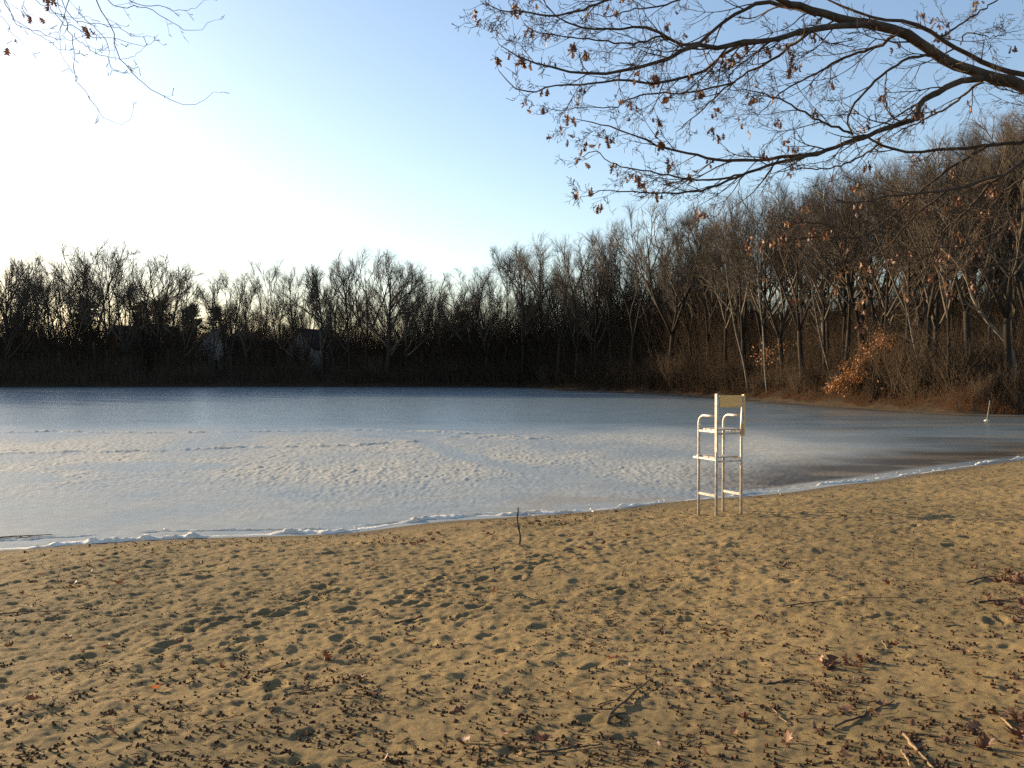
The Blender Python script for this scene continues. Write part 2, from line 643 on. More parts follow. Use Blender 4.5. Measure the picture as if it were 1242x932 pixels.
# ------------------------------------------------------------------ ground sheets
ax = np.concatenate([np.linspace(-900, -160, 38)[:-1], np.linspace(-160, 110, 210), np.linspace(110, 900, 40)[1:]])
ay = np.concatenate([np.linspace(-300, -20, 20)[:-1], np.linspace(-20, 210, 190), np.linspace(210, 1400, 50)[1:]])
X, Y = np.meshgrid(ax, ay)
Z = terrain_h(X, Y)
tm = mesh_np("ground", np.stack([X, Y, Z], -1).reshape(-1, 3), grid_faces(len(ay), len(ax)))
tag(link("ground", tm, M['litter']), "brown leaf-littered ground of the wooded shores round the lake", kind="structure")

# ice: one sheet, finer nearer the beach
rows = 11 * np.exp(np.linspace(0, math.log(152 / 8.0), 640)) - 4.5
u = np.linspace(-1, 1, 820)
u = np.concatenate([[-9, -5, -3, -2, -1.4], u, [1.4, 2, 3]])
X = u[None, :] * (rows[:, None] * 0.66 + 2.0)
Y = np.repeat(rows[:, None], len(u), 1)
d = Y
wx = X + 1.5 * fbm(X * .12, Y * .12, 2, 71); wy = Y + 2.0 * fbm(X * .1 + 5, Y * .1, 2, 73)
crust = sstep(15.5, 23, wy) * sstep(46, 30, wy) * sstep(15, 7, wx - 0.15 * (wy - 25))
patch = sstep(-0.4, 0.4, fbm(X * .22, Y * .12 + 3, 3, 75) + 0.1)
crust *= 0.45 + 0.55 * patch
# two smooth refrozen pools on the left and the smooth track that crosses the crust
def blob(cx, cy, rx, ry):
    return 1 - sstep(0.7, 1.1, np.sqrt(((X - cx) / rx) ** 2 + ((Y - cy) / ry) ** 2) + 0.2 * fbm(X * .3, Y * .3, 2, 77))
p1 = on_level(20, 583); p2 = on_level(180, 566); p3 = on_level(310, 534)
crust *= 1 - 0.55 * blob(p1[0] - 2, p1[1], 3.2, 1.8)
crust *= 1 - 0.45 * blob(p2[0], p2[1], 2.6, 1.4)
def line_d(pix):
    P = [on_level(a, b)[:2] for a, b in pix]
    best = np.full(X.shape, 1e9)
    for a, b in zip(P[:-1], P[1:]):
        ab = b - a
        t = np.clip(((X - a[0]) * ab[0] + (Y - a[1]) * ab[1]) / (ab @ ab), 0, 1)
        best = np.minimum(best, np.hypot(X - a[0] - t * ab[0], Y - a[1] - t * ab[1]))
    return best
track = 0.5 - 0.5 * sstep(0.15, 0.8, line_d([(440, 529), (510, 533), (555, 552), (640, 571), (700, 579), (770, 592)]) + 0.15 * fbm(X, Y, 2, 78))
crust *= 1 - track
s_ice = lake_dist(X, Y)
h = np.zeros_like(X)
rn = fbm(X * 2.1, Y * 1.3, 3, 81)
h += crust * sstep(13, 1, X) * (0.010 * sstep(-0.05, 0.35, rn) + 0.030 * np.maximum(fbm(X * 6.5, Y * 3.2, 2, 82), 0) + 0.024 * fbm(X * 13, Y * 5, 2, 83))
ridge = np.zeros_like(X)
for pix, w, hh, sd_ in [([(-40, 526), (60, 524), (200, 525.5), (330, 523.5), (450, 522), (570, 527)], 0.34, 0.10, 91),
                        ([(-40, 551), (80, 549), (200, 547), (300, 543), (420, 541), (500, 536)], 0.30, 0.085, 92),
                        ([(560, 531), (600, 529), (640, 532)], 0.9, 0.07, 93), ([(505, 524), (545, 524), (565, 526)], 0.8, 0.07, 94),
                        ([(60, 588), (140, 580), (250, 585)], 0.22, 0.02, 95)]:
    L = line_d(pix) + 0.25 * fbm(X * 1.0, Y * 1.0, 2, sd_)
    q = np.exp(-(L / w) ** 2) * sstep(-0.35, 0.25, fbm(X * 1.3, Y * 1.3, 2, sd_ + 10) + .1)
    h += 0.95 * hh * q * (0.5 + 0.8 * np.abs(fbm(X * 4, Y * 3, 2, sd_ + 20)))
    ridge = np.maximum(ridge, q)
crust_a = np.clip(np.maximum(crust, ridge), 0, 1)
near_white = sstep(38, 19, wy) * sstep(11, 0, wx) * 0.85
crust_a = np.maximum(crust_a, near_white * (0.7 + 0.3 * fbm(X * .5, Y * .5, 2, 79)))
thin = sstep(-0.5, -0.9, s_ice) * sstep(-5.5, -1.5, s_ice + 1.6 * fbm(X * .35, Y * .35, 3, 85)) * sstep(3.5, 6.5, X)
streak = sstep(-0.15, 0.25, fbm(X * .09, Y * .28 + 4, 3, 87))
thin = np.maximum(thin, 0.5 * streak * sstep(8, 16, X - 0.05 * Y) * sstep(70, 50, Y))
thin = np.maximum(thin, 0.55 * sstep(14, 24, X) * sstep(34, 48, Y))
sandy = sstep(-0.05, 0.35, fbm(X * .5, Y * .9 + 3, 3, 89)) * sstep(-3.5, -1.2, s_ice) * sstep(-0.2, -0.5, s_ice) * 0.5 * sstep(-2, 1, X)
sandy = np.maximum(sandy, 0.35 * sstep(0.05, 0.4, fbm(X * .12, Y * .45 + 9, 3, 99)) * sstep(7, 13, X))
h = np.where(s_ice > -0.3, 0, h)
im = mesh_np("ice", np.stack([X, Y, h], -1).reshape(-1, 3), grid_faces(len(rows), len(u)))
set_attr(im, "crust", crust_a); set_attr(im, "thin", np.clip(thin, 0, 1)); set_attr(im, "sandy", sandy)
tag(link("lake_ice", im, M['ice']), "frozen lake with smooth blue far ice and rough refrozen crust", kind="structure")

# sand
rows = 2.0 * np.exp(np.linspace(0, math.log(38 / 2.0), 800)) - 0.4
u = np.linspace(-1, 1, 1060)
u = np.concatenate([[-4, -2.4, -1.5, -1.2], u, [1.2, 1.5, 2.4]])
X = u[None, :] * (rows[:, None] * 0.82 + 1.6)
Y = np.repeat(rows[:, None], len(u), 1)
S = lake_dist(X, Y)
Z = sand_h(X, Y, S)
keep = (S > -1.5)
fc_ = grid_faces(len(rows), len(u))
fc_ = fc_[keep.ravel()[fc_].all(1)]
used = np.unique(fc_)
remap = np.full(X.size, -1); remap[used] = np.arange(len(used))
sm = mesh_np("sand", np.stack([X, Y, Z], -1).reshape(-1, 3)[used], remap[fc_])
wet = sstep(0.9, 0.1, S + 0.25 * fbm(X * 1.5, Y * 1.5, 2, 61)) * 0.7
set_attr(sm, "wet", wet.ravel()[used])
tag(link("beach_sand", sm, M['sand']), "trampled tan sand beach sloping down to the ice", kind="structure")

# white crust of ice along the water line
shore = spline(np.array([left_shore[1], left_shore[0]] + near_pts + [right_shore[4]]), 1600)
seg = np.concatenate([[0], np.cumsum(np.linalg.norm(np.diff(shore, axis=0), axis=1))])


def rim_strip(a0, a1, off, width, height, seed, gap):
    n = int((a1 - a0) / 0.035)
    t = np.linspace(a0, a1, n)
    cx = np.interp(t, seg, shore[:, 0]); cy = np.interp(t, seg, shore[:, 1])
    tx = np.gradient(cx); ty = np.gradient(cy); l = np.hypot(tx, ty) + 1e-9
    nx, ny = -ty / l, tx / l              # towards the lake
    k = 9
    w = np.linspace(-1, 1, k)
    zero = np.zeros(n)
    o_ = off(t) + 0.30 * fbm(t * 0.45, zero + seed, 3, seed) + 0.12 * fbm(t * 2.3, zero + seed, 3, seed + 9)
    wd = width(t) * (0.35 + 1.9 * np.abs(fbm(t * 1.1, zero + seed + 3, 3, seed + 1)))
    amp = np.clip(sstep(-.12, .12, -(gap(t) if callable(gap) else gap) + fbm(t * 0.55, zero + seed + 5, 2, seed + 2)), 0.0, 1)
    ht = height(t) * amp * (0.25 + 1.7 * np.abs(fbm(t * 2.6, zero + seed + 7, 3, seed + 3)))
    V = np.zeros((n, k, 3))
    for j in range(k):
        r = o_ + w[j] * wd * 0.5
        V[:, j, 0] = cx + nx * r; V[:, j, 1] = cy + ny * r
        prof = (1 - abs(w[j]) ** 2.2)
        lump = 1 + 0.7 * noise(t * 7.0, zero + j * 1.3, seed + 4)
        V[:, j, 2] = -0.012 + prof * (ht * lump + 0.014)
    V[:, 0, 2] -= 0.03; V[:, -1, 2] -= 0.03
    sh = np.maximum(sand_h(V[:, :, 0], V[:, :, 1]), 0)
    V[:, :, 2] += np.where(sh > 0, sh * 0.9, 0)
    me = mesh_np("rim", V.reshape(-1, 3), grid_faces(n, k)[:, ::-1])
    return me


L_ = seg[-1]


def ice_chunks(n):
    """small tilted plates and crumbs of ice thrown up along the edge"""
    r = np.random.default_rng(44)
    T = Tubes()
    for k in range(n):
        t = r.uniform(0, L_)
        if float(fbm(np.array([t * .45]), np.array([9.0]), 2, 45)[0]) < -.1: continue
        i = min(int(np.searchsorted(seg, t)), len(shore) - 2)
        tg = shore[i + 1] - shore[i]; tg = tg / np.linalg.norm(tg)
        off_ = r.normal(.22, .22)
        c = shore[i] + np.array([-tg[1], tg[0]]) * off_
        m_ = int(r.integers(5, 8)); a = np.sort(r.uniform(0, 2 * PI, m_)); sz = r.uniform(.008, .032)
        rad = sz * r.uniform(.6, 1.1, m_); h_ = r.uniform(.003, .009)
        ring = np.stack([np.cos(a) * rad, np.sin(a) * rad, np.zeros(m_)], 1)
        V = np.vstack([ring + [0, 0, -h_], ring + [0, 0, h_]])
        Rm = np.array(Matrix.Rotation(r.normal(0, .35), 3, 'X') @ Matrix.Rotation(r.normal(0, .35), 3, 'Y'))
        z = max(0.0, float(sand_h(c[:1], c[1:2])[0]))
        V = V @ Rm.T + np.array([c[0], c[1], z + h_ * .8])
        F = [(j, (j + 1) % m_, m_ + (j + 1) % m_, m_ + j) for j in range(m_)]
        T.raw(V, np.array(F))
        T.raw(V[m_:], np.array([(0, j, j + 1) for j in range(1, m_ - 1)]))
    return T.mesh("ice_chunks", False)


o = link("ice_shards", ice_chunks(110), M['rim'])
tag(o, "small broken shards and crumbs of ice scattered along the shore edge", kind="stuff")
o = link("shore_ice_crust", rim_strip(0, L_, lambda t: 0.20 + 0.12 * np.sin(t * 0.6), lambda t: np.where(t < 15, .40, .22), lambda t: np.where(t < 15, .08, .065), 40, lambda t: np.where(t < 15, -.06, .06)), M['rim'])
tag(o, "lumpy white crust of broken ice along the edge of the sand", kind="stuff")
o = link("thin_ice_edge", rim_strip(0, 16.5, lambda t: 1.25 - 0.06 * t, lambda t: 0.12 + 0 * t, lambda t: .03 + 0 * t, 50, -0.3), M['rim'])
tag(o, "thin broken white ice edge lying a metre out from the sand", kind="stuff")

# ------------------------------------------------------------------ bare trees
def rdir(d, spread, rng):
    """a unit vector at angle `spread` from d, at a random turn"""
    d = d / np.linalg.norm(d)
    a = np.array([0, 0, 1.0]) if abs(d[2]) < 0.9 else np.array([1.0, 0, 0])
    uu = np.cross(d, a); uu /= np.linalg.norm(uu)
    vv = np.cross(d, uu)
    t = rng.uniform(0, 2 * PI)
    return d * math.cos(spread) + (uu * math.cos(t) + vv * math.sin(t)) * math.sin(spread)


def grow(p, d, length, n, wob, up, rng):
    P = np.empty((n, 3)); P[0] = p
    st = length / (n - 1)
    d = d / math.sqrt(d @ d)
    kicks = rng.normal(0, wob, (n, 3))
    for i in range(1, n):
        d = d + kicks[i]
        d[2] += up
        d = d / math.sqrt(d @ d)
        P[i] = P[i - 1] + d * st
    return P


def bare_tree(seed, clear=0.3, limbs=11, spread=(0.5, 1.0), limb_len=0.42, leaders=1, twig=1.0, up=0.10, trunk_r=0.017, droop=0.0, lean=0.0, trunk_top=0.75):
    """unit-height bare broadleaf tree: returns the trunk mesh and the crown mesh"""
    rng = np.random.default_rng(seed)
    tr = Tubes(); cr = Tubes()
    nT = 9
    heads = []
    d0 = np.array([lean, 0.0, 1.0])
    P = grow(np.zeros(3), d0, trunk_top if leaders == 1 else max(clear * 1.1, .12), nT, 0.035, 0.02, rng)
    R = np.linspace(trunk_r, trunk_r * (0.28 if leaders == 1 else 0.72), nT)
    R[0] *= 1.5
    P[0, 2] -= 0.03
    tr.add(P, R, 6)
    stems = [(P, R, clear if leaders == 1 else 0.98)]
    if leaders > 1:
        stems = []
        for q in range(leaders):
            a = 2 * PI * q / leaders + rng.uniform(-.4, .4)
            tilt = rng.uniform(0.22, 0.45)
            d = np.array([math.cos(a) * math.sin(tilt), math.sin(a) * math.sin(tilt), math.cos(tilt)])
            L = rng.uniform(0.5, 0.68)
            PP = grow(P[-1], d, L, 8, 0.07, 0.05, rng)
            RR = np.linspace(R[-1] * 0.75, R[-1] * 0.22, 8)
            tr.add(PP, RR, 5)
            stems.append((PP, RR, 0.15))
    nl = max(3, int(limbs / len(stems)))
    for (SP, SR, c0) in stems:
        for q in range(nl):
            f = c0 + (1 - c0) * ((q + rng.uniform(0.1, .9)) / nl)
            f = min(f, .995)
            x = f * (len(SP) - 1); i = int(x); w = x - i
            p = SP[i] * (1 - w) + SP[i + 1] * w
            r = (SR[i] * (1 - w) + SR[i + 1] * w)
            axis = SP[i + 1] - SP[i]
            d = rdir(axis, rng.uniform(*spread), rng)
            d[2] = abs(d[2]) * 0.8 + 0.15
            L = limb_len * rng.uniform(0.7, 1.15) * (1.1 - 0.42 * (f - c0) / (1 - c0 + 1e-6))
            B = grow(p, d, L, 8, 0.065, up, rng)
            r0 = min(r * 0.8, 0.0082 * rng.uniform(.75, 1.2))
            cr.add(B, np.linspace(r0, 0.0016, 8), 4)
            nb = int(rng.integers(8, 11))
            for k in range(nb):
                x = (0.2 + 0.79 * ((k + rng.random()) / nb) ** .85) * 7; i = min(int(x), 6); w = x - i
                p = B[i] * (1 - w) + B[i + 1] * w
                d = rdir(B[i + 1] - B[i], rng.uniform(.3, .75), rng)
                L2 = L * rng.uniform(.3, .52) * (1.15 - 0.5 * x / 7)
                C = grow(p, d, L2, 6, 0.075, up * .9, rng)
                cr.add(C, np.linspace(0.0029, 0.0008, 6) * twig, 3)
                nc = int(rng.integers(6, 9))
                for m_ in range(nc):
                    y_ = (0.2 + 0.79 * (m_ + rng.random()) / nc) * 5; ii = min(int(y_), 4); ww = y_ - ii
                    p = C[ii] * (1 - ww) + C[ii + 1] * ww
                    d = rdir(C[ii + 1] - C[ii], rng.uniform(.3, .7), rng)
                    L3 = rng.uniform(.045, .10)
                    D = grow(p, d, L3, 3, 0.10, up * 1.2 - droop, rng)
                    cr.add(D, np.array([0.0010, .0007, .0004]) * twig, 3)
                    for z_ in range(int(rng.integers(2, 5))):
                        f3 = rng.uniform(.2, 1) * 2; i3 = min(int(f3), 1); w3 = f3 - i3
                        p = D[i3] * (1 - w3) + D[i3 + 1] * w3
                        d = rdir(D[i3 + 1] - D[i3], rng.uniform(.3, .7), rng)
                        E = np.stack([p, p + d / np.linalg.norm(d) * rng.uniform(.02, .05)])
                        E[1, 2] += 0.006
                        cr.add(E, np.array([.00048, .0003]) * twig, 3)
    a = tr.mesh("trunk"); c = cr.mesh("crown")
    # scale to unit height
    co = np.empty(len(c.vertices) * 3, np.float32); c.vertices.foreach_get("co", co)
    top = np.quantile(co.reshape(-1, 3)[:, 2], 0.998)
    c0 = co.reshape(-1, 3)
    top = top * 0.97
    # gather stray tips to an even crown outline
    rad = np.quantile(np.hypot(c0[:, 0], c0[:, 1]), .97)
    cz = top * .58
    q = np.sqrt((c0[:, 0] ** 2 + c0[:, 1] ** 2) / rad ** 2 + (np.maximum(c0[:, 2] - cz, 0) / (top - cz)) ** 2)
    f = np.where(q > .92, (.92 + (q - .92) * .45) / np.maximum(q, 1e-6), 1.0)
    c0[:, 0] *= f; c0[:, 1] *= f; c0[:, 2] = np.where(c0[:, 2] > cz, cz + (c0[:, 2] - cz) * f, c0[:, 2])
    c.vertices.foreach_set("co", c0.ravel())
    for me in (a, c):
        co = np.empty(len(me.vertices) * 3, np.float32); me.vertices.foreach_get("co", co)
        me.vertices.foreach_set("co", co / top); me.update()
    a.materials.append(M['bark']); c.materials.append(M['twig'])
    return a, c


PROTO = {
    'round': [bare_tree(101, .20, 19, (.55, 1.1), .46, 1, .78, .05, trunk_top=.62), bare_tree(102, .20, 17, (.5, 1.05), .42, 3, .78, .05), bare_tree(103, .22, 18, (.5, 1.05), .44, 2, .78, .05)],
    'vase': [bare_tree(111, .20, 13, (.45, .95), .42, 3, .75, .06), bare_tree(112, .24, 13, (.45, .95), .42, 2, .75, .06), bare_tree(113, .18, 14, (.45, .95), .40, 4, .75, .06)],
    'slim': [bare_tree(121, .22, 14, (.45, .9), .33, 1, .75, .07, .012), bare_tree(122, .26, 13, (.45, .9), .34, 1, .75, .07, .012), bare_tree(123, .24, 12, (.45, .9), .32, 2, .75, .07, .011)],
    'slope_slim': [bare_tree(141, .26, 11, (.4, .85), .33, 1, .55, .07, .011), bare_tree(142, .34, 11, (.4, .85), .32, 1, .55, .07, .011)],
    'slope_vase': [bare_tree(151, .24, 12, (.4, .9), .42, 3, .55, .06), bare_tree(152, .22, 11, (.4, .9), .42, 2, .55, .06)],
    'slope_round': [bare_tree(161, .26, 15, (.5, 1.0), .44, 1, .55, .05, trunk_top=.65)],
    'open': [bare_tree(131, .25, 10, (.5, .95), .45, 2, .85, .06, .016), bare_tree(132, .26, 10, (.45, .9), .42, 3, .85, .06, .016), bare_tree(133, .22, 10, (.5, 1.0), .40, 2, .9, .05, .017, lean=.12)],
}
SKY_TOP = [(-200, 290), (0, 296), (60, 294), (100, 293), (130, 288), (165, 304), (200, 312), (225, 332), (243, 346), (260, 326), (300, 319), (350, 323), (400, 311),
           (440, 304), (480, 304), (510, 314), (560, 319), (590, 312), (610, 302), (640, 285), (680, 279), (720, 275), (750, 262), (780, 246), (820, 243),
           (860, 240), (900, 228), (940, 212), (1000, 200), (1060, 186), (1120, 164), (1180, 142), (1242, 124), (1400, 60)]
FAR_D = [(-900, 76), (-724, 82), (-298, 112), (-130, 128)] + far_pd + [(1400, 48)]


def interp(tab, x):
    return float(np.interp(x, [a for a, _ in tab], [b for _, b in tab]))


ORD = ["first", "second", "third", "fourth", "fifth", "sixth", "seventh", "eighth", "ninth", "tenth", "eleventh", "twelfth"]
tree_rng = random.Random(77)


def place_tree(px, back, top_py, kind, label, group=None, wx=1.0, pick=None, rot=None, name="bare_tree", depth=None):
    D = (depth if depth else interp(FAR_D, px)) + back
    x = (px - 621) / FPX * D
    z = float(terrain_h(np.array([x]), np.array([D]))[0])
    H = (448 - top_py) / FPX * D + CAM_Z - z
    pr = PROTO[kind]
    a, c = pr[tree_rng.randrange(len(pr)) if pick is None else pick]
    o = empty(name, (x, D, z), label, "tree", group, tree_rng.uniform(0, 2 * PI) if rot is None else rot)
    o.scale = (H * wx, H * wx, H)
    link_copy("trunk", a, o); link_copy("crown", c, o)
    return o


def link_copy(name, me, parent):
    o = bpy.data.objects.new(name, me)
    COL.objects.link(o)
    o.parent = parent
    return o


# front row along the far shore: (photo x, back from the edge, top, kind, width, look)
SPECIAL = {
    130: ("round", 1.0, "tall pale-topped bare tree, the highest on the left part of the far shore", 286),
    207: ("open", 1.15, "crooked open bare tree left of the bright gap in the treetops", 309),
    281: ("vase", .9, "vase-shaped bare tree just right of the white gabled house", 320),
    404: ("vase", 1.0, "tall slim-forked bare tree just right of the pale house", 308),
    470: ("round", 1.05, "broad dome-crowned bare tree in the middle of the far shore", 302),
    566: ("round", .95, "dense dark bare tree right of the broad dome-crowned tree", 317),
    676: ("open", 1.0, "open-crowned bare tree with forked limbs where the shore begins to curve", 277),
    765: ("open", .9, "leaning dark-trunked bare tree at the water edge with sweeping limbs", 262),
    812: ("open", 1.0, "tall spreading bare tree a little left of the guard chair", 243),
}
FRONT = [-45, -18, 6, 28, 52, 74, 98, 117, 152, 171, 190, 224, 258, 300, 318, 338, 356, 374, 390, 424, 443, 492, 512, 534, 590, 612, 633, 654, 700, 722, 742,
         785, 838, 858, 880, 902, 926, 950, 972, 1000, 1024, 1048, 1074, 1100, 1126, 1150, 1176, 1200, 1222, 1250, 1285]
MARKS = [(35, "the ochre house"), (178, "the brown cottage"), (262, "the white gabled house"), (385, "the pale house"),
         (470, "the domed tree"), (566, "the dense dark tree"), (676, "the forked tree"), (765, "the leaning tree"), (870, "the guard chair"),
         (1050, "the copper-leaved beech"), (1199, "the leaning post")]
for px, (kind, wx, lab, top) in SPECIAL.items():
    place_tree(px, 3.5, top, kind, lab, "bare trees along the far shore", wx, pick={130: 2, 470: 0, 566: 1}.get(px, tree_rng.randrange(3)))
count = {}
for px in FRONT:
    lm = min(MARKS, key=lambda q: abs(q[0] - px))
    side = "right" if px > lm[0] else "left"
    count.setdefault((lm[1], side), []).append(px)
for (lm, side), L in count.items():
    L.sort(reverse=(side == "left"))
    for k, px in enumerate(L):
        kind = tree_rng.choice(['slim', 'slim', 'vase', 'open', 'round'] if px < 850 else ['slope_slim', 'slope_vase', 'open', 'slope_slim'])
        top = interp(SKY_TOP, px) - (12 if px < 620 else 6) + tree_rng.uniform(0, 22)
        if 228 < px < 255: top += 15
        desc = {'slim': 'slender', 'vase': 'upright', 'open': 'open', 'round': 'dense', 'slope_slim': 'slender', 'slope_vase': 'upright'}[kind]
        place_tree(px, tree_rng.uniform(2.5, 7.0), top, kind, f"{desc} bare shore tree, {ORD[k]} to the {side} of {lm}", "bare trees along the far shore",
                   {'slim': .9, 'vase': .95, 'open': .9, 'round': .8, 'slope_slim': .9, 'slope_vase': .95}[kind] * tree_rng.uniform(.85, 1.1))
# deeper rows: nothing in the photograph tells these apart
def deep_row(x0, x1, step, back, lower, kinds, label, group, vary=22):
    px = x0
    while px < x1:
        q = px + tree_rng.uniform(-.4, .4) * step
        top = interp(SKY_TOP, q) + lower + tree_rng.uniform(0, vary)
        if 225 < q < 262: top += 22
        place_tree(q, back + tree_rng.uniform(-4, 4), top, tree_rng.choice(kinds), label, group, tree_rng.uniform(.8, 1.05))
        px += step
LB, GB = "bare tree standing behind the front row in the wood across the lake", "bare trees deeper in the far wood"
LR, GR = "bare tree crowded among others on the sunlit wooded slope right of the lake", "bare trees on the right-hand wooded slope"
deep_row(-60, 600, 25, 14, 26, ['slim', 'vase', 'round'], LB, GB)
deep_row(-60, 600, 33, 26, 40, ['slim', 'vase'], LB, GB)
deep_row(600, 860, 24, 12, 34, ['slim', 'vase', 'open'], LB, GB)
deep_row(600, 860, 30, 24, 50, ['slim', 'vase', 'round'], LB, GB)
deep_row(860, 1300, 28, 10, 6, ['slope_slim', 'slope_vase', 'slope_round'], LR, GR, 46)
deep_row(860, 1330, 32, 20, 2, ['slope_slim', 'slope_vase', 'slope_round'], LR, GR, 46)
deep_row(860, 1360, 40, 32, 2, ['slope_slim', 'slope_vase', 'slope_round'], LR, GR, 40)
deep_row(860, 1360, 52, 48, 2, ['slope_round', 'slope_vase'], LR, GR, 36)

# the row goes on along the left shore, outside the photograph
deep_row(-520, -60, 24, 4, 2, ['vase', 'round', 'open', 'slim'], "bare tree of the row that goes on along the left shore of the lake", "bare trees along the left shore")
deep_row(-520, -60, 40, 18, 18, ['slim', 'vase'], "bare tree behind the row along the left shore of the lake", "bare trees behind the left shore row")

# pale thin saplings at the edge of the right-hand slope
def pole_tree(pix, depth, r, mat, label, name="sapling", twigs=18, seed=0):
    P3 = []
    for (a, b) in pix:
        P3.append(at(a, b, depth))
    base = P3[0].copy()
    base[2] = float(terrain_h(base[:1], base[1:2])[0]) - 0.05
    P3[0] = base
    P = spline(P3, 12)
    o = empty(name, base, label, "tree", None)
    t = Tubes(); t.add(P - base, np.linspace(r, r * .35, 12), 6)
    me = t.mesh("trunk"); link("trunk", me, M[mat], o)
    c = Tubes(); rng = np.random.default_rng(900 + seed)
    for k in range(twigs):
        i = int(rng.integers(4, 11))
        d = rdir(P[i + 1 if i < 11 else i] - P[i - 1], rng.uniform(.5, 1.0), rng)
        B = grow(P[i] - base, d, rng.uniform(.8, 2.2), 6, .12, .06, rng)
        c.add(B, np.linspace(r * .3, .006, 6), 3)
        for q in range(7):
            j = int(rng.integers(1, 6))
            E = grow(B[j], rdir(B[j] - B[j - 1], rng.uniform(.4, .9), rng), rng.uniform(.3, .9), 4, .15, .08, rng)
            c.add(E, np.linspace(.008, .004, 4), 3)
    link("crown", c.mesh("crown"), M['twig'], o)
    return o


pole_tree([(908, 482), (902, 440), (893, 405), (886, 365), (880, 320)], 83, .11, 'pale_bark', "pale thin sapling leaning left at the shore behind the guard chair", seed=1)
pole_tree([(931, 486), (928, 450), (926, 405), (921, 360), (918, 300)], 79, .11, 'pale_bark', "straight pale sapling at the shore just right of the guard chair", seed=2)
pole_tree([(1128, 492), (1119, 455), (1108, 415), (1103, 390), (1094, 350)], 60, .085, 'pale_bark', "pale sapling leaning left between the beech and the leaning post", seed=3)
pole_tree([(1011, 470), (1003, 440), (994, 405), (990, 385), (984, 350)], 72, .085, 'pale_bark', "pale leaning sapling left of the copper-leaved beech", seed=4)
# arching tree at the right edge
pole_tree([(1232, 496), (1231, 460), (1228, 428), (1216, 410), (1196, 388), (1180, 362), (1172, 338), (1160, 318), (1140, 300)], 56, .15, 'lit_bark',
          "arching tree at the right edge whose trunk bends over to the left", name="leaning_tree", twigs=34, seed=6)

# evergreens in the wood
def pine(seed):
    rng = np.random.default_rng(seed)
    t = Tubes(); t.add(grow(np.zeros(3), np.array([0, 0, 1.0]), 1.0, 8, .015, .02, rng), np.linspace(.022, .004, 8), 6)
    c = Tubes(); VV = []; FF = []; nv = 0
    for k in range(70):
        f = .25 + .73 * rng.random()
        L = .30 * (1.12 - f) ** .7 * rng.uniform(.6, 1.2)
        a = rng.uniform(0, 2 * PI)
        d = np.array([math.cos(a), math.sin(a), rng.uniform(-.1, .35)])
        B = grow(np.array([0, 0, f]), d, L, 5, .1, .03, rng)
        c.add(B, np.linspace(.005, .0015, 5), 3)
        for q in range(26):
            p = B[int(rng.integers(1, 5))] + rng.normal(0, .022, 3)
            for z in range(5):
                e = rng.normal(0, 1, 3); e /= np.linalg.norm(e); e[2] = abs(e[2]) * .6
                w = np.cross(e, rng.normal(0, 1, 3)); w /= np.linalg.norm(w) + 1e-6
                VV += [p, p + e * .035 + w * .005, p + e * .035 - w * .005]
                FF.append((nv, nv + 1, nv + 2)); nv += 3
    c.raw(np.array(VV), np.array(FF))
    a = t.mesh("trunk"); b = c.mesh("crown", False)
    a.materials.append(M['bark']); b.materials.append(M['needle'])
    return a, b


PROTO['pine'] = [pine(201), pine(202)]
for px, back, top, lab in [(105, 22, 362, "dark evergreen standing left of the brown cottage"), (172, 34, 366, "small dark evergreen behind the brown cottage roof"),
                           (194, 24, 366, "dark evergreen with a ragged top right of the brown cottage"), (262, 44, 374, "low dark evergreen behind the white gabled house"),
                           (232, 40, 370, "dark evergreen showing in the gap left of the white gabled house"), (20, 30, 380, "dark evergreen beside the ochre house"),
                           (640, 20, 372, "dark evergreen in the thick wood left of the forked tree"), (848, 16, 385, "dark evergreen low in the wood left of the guard chair"),
                           (700, 20, 378, "dark evergreen low in the wood right of the forked tree"), (560, 18, 380, "dark evergreen under the dense dark tree")]:
    place_tree(px, back, top, 'pine', lab, "evergreens in the far wood", 1.1, name="evergreen_tree")

